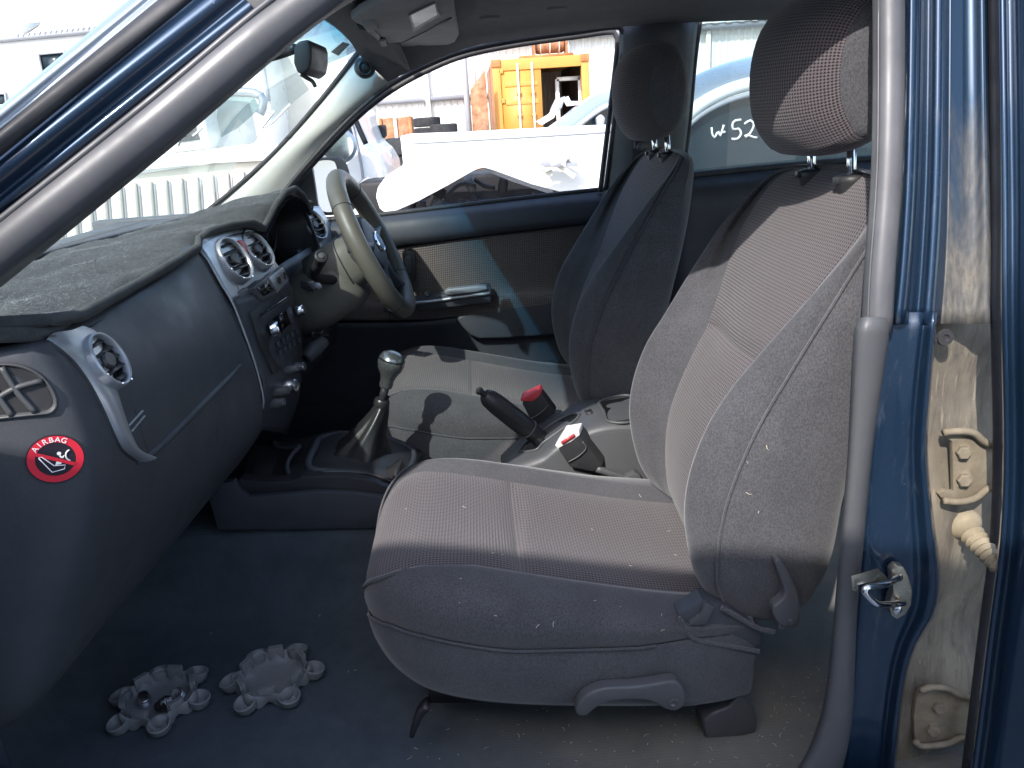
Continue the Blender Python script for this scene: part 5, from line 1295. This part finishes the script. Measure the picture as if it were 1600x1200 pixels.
# bits of dry grass and lint on seat and carpet
bits = []
ct = bvh_of(*cush, *bpan, floor)
spots = [(725, 793), (720, 905), (925, 828), (740, 745), (985, 885), (770, 865), (1055, 868), (1000, 775), (545, 1050), (555, 1048), (330, 990), (500, 962), (865, 975), (840, 978), (1035, 985), (1045, 830), (1170, 770), (1185, 800), (1200, 700), (860, 705), (930, 745), (1110, 1170), (1050, 1160), (960, 1175), (880, 1140), (1220, 1150), (1205, 1120), (1240, 1090), (640, 1185), (650, 1170), (900, 1190), (1010, 1150), (1150, 1185), (1230, 1130), (1250, 1110), (1210, 1165), (700, 1140), (760, 1170), (810, 1150), (1262, 1060), (1255, 1100)]
for _ in range(70): spots.append((rnd.uniform(660, 1290), rnd.uniform(1105, 1199)))
for _ in range(40): spots.append((rnd.uniform(1190, 1300), rnd.uniform(1040, 1190)))
for _ in range(10): spots.append((rnd.uniform(600, 1290), rnd.uniform(720, 1000)))
for i, (x, y) in enumerate(spots):
    q, n = on(ct, x, y, .0012)
    if q is None: continue
    a, b, n = basis(n); an = rnd.uniform(0, math.pi); L = rnd.uniform(.0015, .005) if i < 41 else rnd.uniform(.0005, .002)
    if x < 600: L = .0025
    d = (a*math.cos(an)+b*math.sin(an)); e2 = n.cross(d)
    v, f = tube_geo([q-d*L, q+e2*L*.3+n*L*.15, q+d*L], .00025+.0002*rnd.random(), 4)
    bits.append(geo_bm(v, f))
bm_obj('dry_grass', join_bm(bits), 'straw', label='bits of dry grass and lint scattered on seat and carpet', cat='dry grass', kind='stuff')
# ================================================================== the yard outside
def rect(x0, x1, y0, y1, z): return [V((x0, y0, z)), V((x1, y0, z)), V((x1, y1, z)), V((x0, y1, z))]
mesh('ground', rect(-400, 400, -400, 400, 0), [(0, 1, 2, 3)], 'ground_dirt', smooth=False, kind='structure')
def ribbed(name, x0, x1, Y, z0, z1, per, amp, mat, parent, along='x', **kw):
    vs = []; f = []; n = int((x1-x0)/per); pr = [(0, 0), (.35, 0), (.5, 1), (.85, 1)]
    for k in range(n):
        for a, b in pr:
            x = x0+(k+a)*per
            if along == 'x': vs += [V((x, Y-amp*b, z0)), V((x, Y-amp*b, z1))]
            else: vs += [V((x, Y[0], z0+amp*b)), V((x, Y[1], z1+amp*b))]
    for k in range(len(vs)//2-1): f.append((2*k, 2*k+2, 2*k+3, 2*k+1))
    return mesh(name, vs, f, mat, parent, smooth=False, **kw)
# long shed behind the container
sh = empty('steel_shed', (-4, 24, 0), label='long corrugated steel shed behind the yellow container', cat='shed')
ribbed('wall', -24, 16, 24, 0, 3.55, .19, .03, 'shed_steel', sh)
ribbed('roof', -24, 16, (23.6, 31), 3.62, 6.3, .38, .04, 'roof_sheet', sh, along='y')
box('gutter', (-4, 23.75, 3.56), (40, .18, .16), 'shed_grey', sh)
box('wall_rail', (-6.5, 23.88, 2.12), (17, .10, .14), 'shed_grey', sh)
for k in range(9):
    x = -22+k*4.1
    box('downpipe' if k % 3 == 0 else 'wall_post', (x+.4, 23.85, 1.75), (.12, .12, 3.5), 'white_paint', sh)
for k in range(5): box('roof_light', (-14+k*5.5, 26.5, 4.75), (.9, 3.5, .05), 'cream_metal', sh, rot=Euler((math.atan2(2.7, 7.4), 0, 0)))
def pole(name, px, py, Y, h, r, mat, label):
    b = P(px, py, Y); o = tube(name, [V((b.x, Y, 0)), V((b.x, Y, h))], r, mat, seg=12); return tag(o, label, 'pole')
pole('steel_pole', 729, 150, 20, 4.6, .07, 'shed_grey', 'dark grey steel pole left of the container')
pole('steel_pole', 742, 150, 20.5, 4.4, .08, 'white_paint', 'white painted pole beside the container corner')
# shipping container
k0, k1 = P(768, 97, 19), P(919, 82, 19)
cx0, cx1, cz1 = k0.x, k1.x, (k0.z+k1.z)/2
cz0 = .25; cw = cx1-cx0; cy = 19.0
cn = empty('shipping_container', (cx0+cw/2, cy, 0), label='yellow shipping container with one door open', cat='container')
box('base', (cx0+cw/2, cy+3, cz0/2+.06), (cw, 6, cz0+.1), 'container_rust', cn)
for x in (cx0, cx1): box('corner_post', (x+(.09 if x == cx0 else -.09), cy, (cz0+cz1)/2), (.18, .18, cz1-cz0), 'container_yellow', cn, bevel=.01)
box('header', (cx0+cw/2, cy+.003, cz1-.12), (cw-.36, .16, .24), 'container_yellow', cn, bevel=.01)
box('sill', (cx0+cw/2, cy+.003, cz0+.1), (cw-.36, .16, .18), 'container_yellow', cn)
for x in (cx0+.09, cx1-.09):
    for z in (cz0+.07, cz1-.07): box('corner_casting', (x, cy-.02, z), (.20, .22, .16), 'container_rust', cn, bevel=.01)
box('side_wall', (cx0+.03, cy+3.05, (cz0+cz1)/2), (.05, 5.9, cz1-cz0), 'rust_brown', cn)
box('side_wall', (cx1-.03, cy+3.05, (cz0+cz1)/2), (.05, 5.9, cz1-cz0), 'container_inside', cn)
box('rear_wall', (cx0+cw/2, cy+6, (cz0+cz1)/2), (cw, .05, cz1-cz0), 'container_inside', cn)
box('container_roof', (cx0+cw/2, cy+3.05, cz1-.04), (cw-.1, 5.9, .06), 'container_yellow', cn)
dx0, dx1 = cx0+.19, cx0+cw*.5
dr = box('door', ((dx0+dx1)/2, cy-.02, (cz0+cz1)/2-.03), (dx1-dx0, .06, cz1-cz0-.42), 'container_yellow', cn)
for z in (.2, .36, .62, .78): box('door_rib', ((dx0+dx1)/2, cy-.055, cz0+(cz1-cz0)*z), (dx1-dx0-.16, .025, .10), 'container_yellow', dr, bevel=.008)
for fx in (.42, .78):
    x = dx0+(dx1-dx0)*fx
    tube('lock_rod', [V((x, cy-.10, cz0+.12)), V((x, cy-.10, cz1-.1))], .025, 'cream_metal', dr, seg=8)
    for z in (.32, .5, .7): box('rod_bracket', (x, cy-.085, cz0+(cz1-cz0)*z), (.10, .06, .07), 'container_yellow', dr)
for z in (.1, .37, .64, .9): box('door_hinge', (dx0+.01, cy-.06, cz0+(cz1-cz0)*z), (.10, .06, .10), 'container_yellow', cn, bevel=.01)
ms = [V((dx0+(dx1-dx0)*.75+math.cos(q)*.11, cy-.058, cz0+.62+math.sin(q)*.11)) for q in (R_(90), R_(210), R_(330))]
ring('door_mark', crom(ms, 3, closed=True), .012, 'container_rust', dr, seg=4)
odr = empty('frame', (0, 0, 0)) if False else None
fr_ = empty('metal_frame', P(890, 150, 19.4), label='pale rectangular frame standing inside the container', cat='frame')
f0, f1 = P(870, 124, 19.5), P(907, 158, 19.5)
for a, b in (((f0.x, f0.z), (f1.x, f0.z)), ((f0.x, f0.z), (f0.x, .4)), ((f1.x, f0.z), (f1.x, .4))):
    tube('frame_bar', [V((a[0], 19.5, a[1])), V((b[0], 19.5, b[1]))], .045, 'white_paint', fr_, prof=[(-1, -1), (1, -1), (1, 1), (-1, 1)])
tag(prism('rusty_sheet', [V((P(733, 150, 18.4).x, 18.4, 0)), V((P(762, 150, 18.4).x, 18.4, 0)), P(758, 108, 18.4), P(735, 140, 18.4)], (0, .05, 0), 'rust_brown'), 'rust brown steel sheet leaning beside the container', 'sheet')
# machine on top of the container
mc = empty('rusty_machine', V(((cx0+cx1)/2, cy+.8, cz1)), label='rusty cylinder machine on top of the container', cat='machine')
mcx = P(858, 70, 19.6).x
lathe('tank', [(0, -.34), (.16, -.34), (.19, -.30), (.19, .30), (.16, .34), (0, .34)], V((mcx, cy+.6, cz1+.30)), (1, 0, 0), 'rust_brown', mc, seg=20)
box('skid', (mcx-.1, cy+.5, cz1+.04), (1.25, .5, .07), 'container_rust', mc)
for s in (-.22, 0, .22): ring('strap', [V((mcx+s, cy+.6+math.cos(q)*.205, cz1+.30+math.sin(q)*.205)) for q in [k*math.pi/8 for k in range(16)]], .016, 'cream_metal', mc, seg=5)
for s in (-.38, .38): box('end_frame', (mcx+s, cy+.5, cz1+.28), (.05, .42, .46), 'rust_brown', mc, bevel=.01)
tube('breather', [V((mcx-.15, cy+.6, cz1+.48)), V((mcx-.15, cy+.6, cz1+.66))], .018, 'container_rust', mc, seg=6)
# tyres and a rusty crate by the shed wall
def tyre(x, y, z, r, w, mat, label, tilt=(0, 0, 1)):
    e = lathe('tyre', [(r*.60, -w*.42), (r*.74, -w*.5), (r*.93, -w*.48), (r, -w*.36), (r, w*.36), (r*.93, w*.48), (r*.74, w*.5), (r*.60, w*.42), (r*.60, -w*.42)], V((x, y, z)), tilt, mat, seg=28)
    return tag(e, label, 'tyre', 'tyres piled by the shed')
s1, s2_ = P(667, 190, 18), P(693, 198, 17.6)
for k in range(2): tyre(s1.x, 18, s1.z-.11-.21*k+.1, .30, .20, 'tyre_black', 'topmost black tyre of the taller stack' if k == 0 else 'second black tyre of the taller stack')
for k in range(1): tyre(s2_.x, 17.6, s2_.z-.09-.21*k+.05, .30, .20, 'tyre_black', 'topmost black tyre of the shorter stack' if k == 0 else 'black tyre low in the shorter stack')
t3 = P(606, 230, 9.5)
for k in range(2): tyre(t3.x, 9.5, t3.z-.2*k, .30, .19, 'tyre_dusty', 'topmost dusty tyre beside the white tub panel' if k == 0 else 'lower dusty tyre beside the tub panel')
def drum(x, y, z1, r, label):
    e = lathe('oil_drum', [(0, 0), (r, 0), (r, z1*.33), (r*1.04, z1*.345), (r, z1*.36), (r, z1*.66), (r*1.04, z1*.675), (r, z1*.69), (r, z1-.02), (r*1.02, z1-.01), (r, z1), (0, z1-.01)], V((x, y, 0)), (0, 0, 1), 'rust_brown', seg=24)
    tag(e, label, 'drum')
drum(s1.x, 18, s1.z-.01-.31, .29, 'rusty drum under the two stacked black tyres')
drum(s2_.x, 17.6, s2_.z-.04-.105, .29, 'rusty drum under the single black tyre')
drum(t3.x, 9.5, t3.z-.3, .28, 'rusty drum under the dusty tyres')
c0_ = P(621, 205, 17)
cr = empty('rusty_crate', V((c0_.x, 17, 0)), label='rusty brown crate stacked by the shed wall', cat='crate')
box('crate_body', (c0_.x, 17, .80), (.66, .6, 1.6), 'rust_brown', cr, bevel=.02)
for s in (-.30, .0, .30): box('crate_slat', (c0_.x+s, 16.68, .80), (.06, .05, 1.62), 'container_rust' if s else 'cream_metal', cr)
# white pickup tub panel with a peaked cut-out, dark engine parts below it
wu = empty('wrecked_tub', P(770, 330, 5.0)*1, label='white wrecked pickup tub panel with peaked cut-out', cat='vehicle body')
outl = [(625, 213), (640, 209), (720, 206), (840, 200), (962, 194), (962, 306), (905, 306), (885, 303), (830, 288), (770, 266), (755, 262), (742, 266), (700, 290), (655, 314), (605, 336), (593, 326), (587, 308), (590, 293), (603, 275), (622, 263), (630, 258)]
prism('side_panel', PL(outl, 5.0), (0, .10, 0), 'white_paint', wu, bevel=.015)
lipp = PL([(634, 216), (720, 213), (840, 207), (958, 201)], 4.985)
tube('panel_crease', PL([(645, 224), (720, 220), (840, 213), (958, 206)], 4.998), .006, 'shed_grey', wu, n=10, seg=6)
tube('top_rail', PL([(628, 219), (720, 214), (840, 208), (960, 202)], 5.04), .028, 'white_paint', wu, n=10, seg=10)
prism('inner_side', [p+V((.05, .9, -.05)) for p in PL([(625, 225), (960, 205), (960, 230), (640, 240)], 5.0)], (0, .06, 0), 'white_paint', wu)
eg = empty('engine_parts', P(760, 320, 5.4), label='dark greasy engine parts under the white panel', cat='engine')
box('engine_block', P(760, 330, 5.75), (1.75, .5, .56), 'engine_dark', eg, bevel=.03)
rnd2 = random.Random(11)
for k in range(34):
    x, y = rnd2.uniform(640, 880), rnd2.uniform(285, 335); Y = rnd2.uniform(5.2, 5.45); c = P(x, y, Y)
    t = rnd2.random(); m = 'engine_grey' if rnd2.random() < .35 else 'engine_dark'
    if t < .4:
        d = V((rnd2.uniform(-1, 1), rnd2.uniform(-.3, .3), rnd2.uniform(-.6, .6))).normalized()*rnd2.uniform(.06, .18)
        tube('hose', [c-d, c+V((0, 0, rnd2.uniform(-.03, .05))), c+d], rnd2.uniform(.008, .02), m, eg, n=8, seg=8)
    elif t < .75: box('bracket', c, (rnd2.uniform(.04, .14), .06, rnd2.uniform(.03, .09)), m, eg, rot=Euler((rnd2.random(), rnd2.random()*.6, rnd2.random())), bevel=.006)
    else: lathe('canister', [(0, -.04), (.03, -.04), (.034, 0), (.03, .05), (0, .055)], c, (rnd2.uniform(-.4, .4), -.4, 1), m, eg, seg=14)
tag(prism('body_strip', PL([(752, 262), (760, 262), (812, 279), (862, 296), (868, 304), (800, 282)], 5.12), (0, .05, -.01), 'shed_grey'), 'grey metal strip along the peaked cut-out', 'strip')
# pile of silver scrap and a silver car behind it
sc_ = empty('silver_car', P(920, 240, 9), label='silver wrecked car with curved roof right of the container', cat='car')
rl1 = PL([(862, 222), (890, 202), (918, 180), (945, 162), (980, 152), (1060, 148)], 9)
rl2 = [p+V((0, .9, .12)) for p in rl1]
sheet('roof', loft([[p+V((0, -.02, -.05)) for p in rl1], rl1, rl2], 24, 8), 'silver_paint', sc_, thick=.03, toward=(0, 0, 5))
prism('side_window', PL([(892, 208), (918, 188), (945, 171), (980, 161), (1060, 157), (1060, 210), (892, 214)], 9.08), (0, .04, 0), 'car_glass_dark', sc_)
prism('car_body', PL([(850, 224), (890, 212), (975, 205), (1060, 203), (1060, 300), (830, 310)], 8.98), (0, 1.4, 0), 'white_paint', sc_, bevel=.04)
prism('car_mirror', PL([(932, 184), (940, 178), (946, 184), (944, 196), (934, 200)], 8.85), (0, .1, 0), 'shed_grey', sc_, bevel=.02)
for k, (pts, m) in enumerate((([(838, 190), (858, 178), (868, 160), (876, 162), (866, 184), (846, 196)], 'white_paint'), ([(860, 172), (868, 155), (884, 150), (878, 168), (866, 182)], 'shed_grey'), ([(880, 155), (888, 150), (892, 158), (908, 158), (905, 164), (886, 166)], 'white_paint'))):
    tag(prism('scrap_panel', PL(pts, 10.5+.2*k), (0, .08, 0), m, bevel=.008), ('long white scrap panel before the open container', 'dark grey bent scrap panel before the open container', 'small white scrap panel below the pale frame')[k], 'scrap')
sb = empty('broken_bumper', P(905, 255, 4.9), label='broken pale bumper pieces right of the white tub', cat='scrap')
for k in range(9):
    x, y = rnd2.uniform(850, 895), rnd2.uniform(240, 270); c = P(x, y, rnd2.uniform(4.80, 4.94))
    box('bumper_piece', c, (rnd2.uniform(.05, .16), .03, rnd2.uniform(.015, .04)), 'shed_grey' if k % 2 else 'cream_metal', sb, rot=Euler((0, rnd2.uniform(-.5, .7), rnd2.uniform(-.3, .3))), bevel=.004)
# white van at the left of the driver window
vn_ = empty('white_van', P(530, 330, 6), label='white van cab seen left of the tub panel', cat='van')
prism('cab_side', PL([(430, 420), (440, 230), (470, 200), (505, 178), (545, 165), (552, 190), (566, 225), (584, 240), (597, 262), (601, 300), (602, 420)], 6.0), (0, 1.6, 0), 'white_paint', vn_, bevel=.03)
prism('side_window', PL([(512, 192), (528, 180), (543, 176), (548, 200), (556, 222), (536, 216), (524, 204)], 5.985), (0, .03, 0), 'car_glass_dark', vn_)
tube('door_gap', PL([(546, 178), (556, 220), (565, 260), (570, 315)], 5.99), .010, 'shed_grey', vn_, n=12, seg=6)
tube('roof_pillar', PL([(540, 158), (552, 180), (563, 205), (572, 225)], 5.97), .02, 'engine_dark', vn_, n=10, seg=8)
lathe('fuel_cap', [(0, 0), (.022, 0), (.02, .006), (0, .007)], P(548, 235, 5.985), (0, -1, 0), 'shed_grey', vn_, seg=14)
lathe('door_mirror', [(0, 0), (.12, 0), (.13, .03), (.09, .06), (0, .07)], P(524, 228, 5.8), (.35, -1, 0), 'silver_paint', vn_, seg=22, sx=1.15)
lathe('mirror_pane', [(0, 0), (.10, 0), (.10, .004), (0, .004)], P(524, 228, 5.8)+V((.024, -.07, 0)), (.35, -1, 0), 'mirror_glass', vn_, seg=22, sx=1.15)
prism('seat_panel', PL([(550, 290), (575, 275), (595, 285), (600, 310), (560, 315)], 5.9), (0, .06, 0), 'shed_grey', vn_, bevel=.02)
tm = empty('truck_mirror', P(592, 205, 7.5), label='black square mirror with pale lower lens', cat='mirror')
prism('mirror_case', PL([(582, 199), (585, 196), (600, 195), (602, 198), (603, 212), (600, 216), (584, 216)], 7.5), (0, .12, 0), 'tyre_black', tm, bevel=.012)
prism('lower_lens', PL([(584, 218), (601, 217), (602, 225), (586, 227)], 7.49), (0, .08, 0), 'silver_paint', tm, bevel=.01)
tube('mirror_arm', PL([(562, 190), (572, 206), (583, 206)], 7.55), .02, 'engine_dark', tm, n=8, seg=8)
tube('mirror_post', [P(566, 192, 7.6), V((P(566, 192, 7.6).x, 7.6, 0))], .03, 'engine_dark', tm, seg=8)
# the white pickup seen through the windscreen: cab in front, ribbed tub liner behind
pk = empty('white_pickup', P(230, 330, 5.2), label='white pickup with ribbed tub seen through the windscreen', cat='pickup truck')
YB = 5.2
prism('tub_side', PL([(20, 300), (330, 256), (430, 250), (430, 420), (20, 430)], YB), (0, .08, 0), 'cream_metal', pk, bevel=.01)
for k in range(15):
    x = 40+k*24; yt = 297-k*2.7
    tube('tub_rib', PL([(x, yt+8), (x+3, yt+40), (x+8, yt+110)], YB-.015), .020, 'cream_metal', pk, n=8, seg=8)
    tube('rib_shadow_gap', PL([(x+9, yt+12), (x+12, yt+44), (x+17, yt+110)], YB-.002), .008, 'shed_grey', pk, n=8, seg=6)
prism('tub_rail', PL([(10, 276), (150, 250), (330, 234), (440, 226), (440, 250), (330, 256), (150, 274), (10, 302)], YB-.06), (0, .16, 0), 'white_paint', pk, bevel=.02)
prism('cab_door', PL([(170, 240), (190, 180), (245, 160), (310, 150), (318, 175), (330, 232), (170, 252)], YB+.05), (0, 1.2, 0), 'white_paint', pk, bevel=.03)
prism('cab_window', PL([(205, 226), (222, 190), (262, 174), (300, 168), (306, 200), (312, 218), (240, 228)], YB+.04), (0, .03, 0), 'car_glass_dark', pk)
prism('rear_window', PL([(338, 218), (340, 160), (360, 150), (395, 150), (405, 170), (395, 178), (370, 200)], YB+.3), (0, .03, 0), 'window_glass', pk)
tube('cab_frame', PL([(318, 232), (328, 160), (352, 145), (400, 146), (412, 160), (406, 178)], YB+.28), .03, 'silver_paint', pk, n=20, seg=8)
wv_ = empty('white_truck', P(370, 330, 7.5), label='white box truck beyond the pickup at the windscreen top', cat='truck')
prism('truck_cab', PL([(300, 330), (330, 60), (400, 40), (412, 90), (424, 160), (426, 330)], 7.5), (0, 1.8, 0), 'white_paint', wv_, bevel=.05)
prism('truck_box', PL([(430, 330), (434, 70), (540, 40), (560, 300)], 8.2), (0, 2.2, 0), 'cream_metal', wv_, bevel=.05)
tube('truck_trim', PL([(402, 60), (410, 100), (420, 158)], 7.48), .02, 'shed_grey', wv_, n=8, seg=6)
# white building at far left above the pillar
bl = empty('white_building', P(60, 150, 22), label='white workshop wall with dark windows above the pillar', cat='building')
wl = [P(-500, 95, 22), P(-500, 420, 22), P(330, 330, 22), P(330, 30, 22)]
prism('wall', wl, (0, 4, 0), 'white_paint', bl)
tube('roof_edge', [P(-500, 97, 21.95), P(-80, 69, 21.95), P(330, 30, 21.95)], .07, 'shed_grey', bl, seg=8)
for q in ([(60, 84), (100, 80), (110, 112), (66, 114)], [(-20, 146), (8, 145), (11, 165), (-20, 166)], [(150, 78), (185, 75), (190, 104), (154, 106)]):
    w = prism('window', PL(q, 21.97), (0, .06, 0), 'car_glass_dark', bl)
    ring('window_frame', PL(q, 21.94), .05, 'shed_grey', w, seg=6)
for k in range(16): tube('roof_bolt', [P(28+k*8.5, 58-k*.9, 21.9), P(28+k*8.5, 53-k*.9, 21.9)], .03, 'shed_grey', bl, seg=5)
# neighbour car behind the rear door glass
nc = empty('parked_car', P(1200, 300, 3.7), label='silver car with painted number on its dark side window', cat='car')
YN = 3.7
prism('side_glass', PL([(1064, 212), (1085, 187), (1115, 166), (1160, 148), (1230, 138), (1420, 132), (1430, 290), (1066, 300)], YN), (0, .03, 0), 'car_glass_dark', nc)
up_ = PL([(1040, 222), (1075, 180), (1110, 154), (1160, 134), (1230, 124), (1440, 118)], YN-.02)
tube('roof_rail', up_, .030, 'white_paint', nc, n=30, seg=10)
tube('window_trim', [p+V((.0, -.01, -.045)) for p in up_], .012, 'shed_grey', nc, n=30, seg=8)
rb = PL([(1030, 190), (1085, 128), (1150, 96), (1240, 80), (1440, 72)], YN+.8)
sheet('roof', loft([[p+V((0, .02, .01)) for p in up_], [p+V((0, .35, .10)) for p in up_], rb, [p+V((0, .6, -.10)) for p in rb]], 24, 12), 'silver_paint', nc, thick=.02, toward=(0, 0, 6))
prism('door_skin', PL([(1020, 302), (1430, 288), (1430, 470), (1020, 480)], YN-.03), (0, 1.4, 0), 'silver_paint', nc, bevel=.03)
tube('window_sill', PL([(1030, 300), (1200, 294), (1430, 286)], YN-.03), .016, 'shed_grey', nc, n=8, seg=8)
nm = empty('painted_number', P(1150, 205, YN-.01), label=None) if False else None
def glass_stroke(pts): tube('paint_stroke', PL(pts, YN-.004), .0055, 'sticker_white', nc, n=14, seg=5)
glass_stroke([(1112, 199), (1113, 210), (1117, 215), (1122, 205), (1125, 213), (1129, 202), (1131, 195)])
glass_stroke([(1129, 207), (1133, 206)])
glass_stroke([(1158, 187), (1146, 190), (1145, 202), (1154, 201), (1158, 209), (1152, 217), (1143, 217)])
glass_stroke([(1163, 194), (1172, 188), (1178, 195), (1172, 208), (1163, 216), (1166, 210), (1176, 214), (1183, 215)])
glass_stroke([(1190, 190), (1200, 196), (1192, 208), (1202, 214)])

# unseen tall van added behind the camera as a shade caster: its roof edge draws the shade line on dash end, cushion and pillar
pv = empty('shade_van', (-.6, -1.6, 0), label='unseen tall white van added to shade the open door side', cat='van')
va, vb = V((-3.4, -.08, .35)), V((1.9, -1.34, .35)); vd = (vb-va).normalized(); vnn = V((vd.y, -vd.x, 0))
prism('shade_van_body', [va, vb, vb+vnn*1.8, va+vnn*1.8], (0, 0, 2.15), 'shed_steel', pv, bevel=.04)
for s in (.16, .82):
    for w in (.05, 1.55):
        c = va.lerp(vb, s)+vnn*w; lathe('wheel', [(0, 0), (.2, 0), (.31, .02), (.33, .06), (.33, .16), (.31, .20), (0, .20)], V((c.x, c.y, .33)), vnn, 'tyre_black', pv, seg=24)
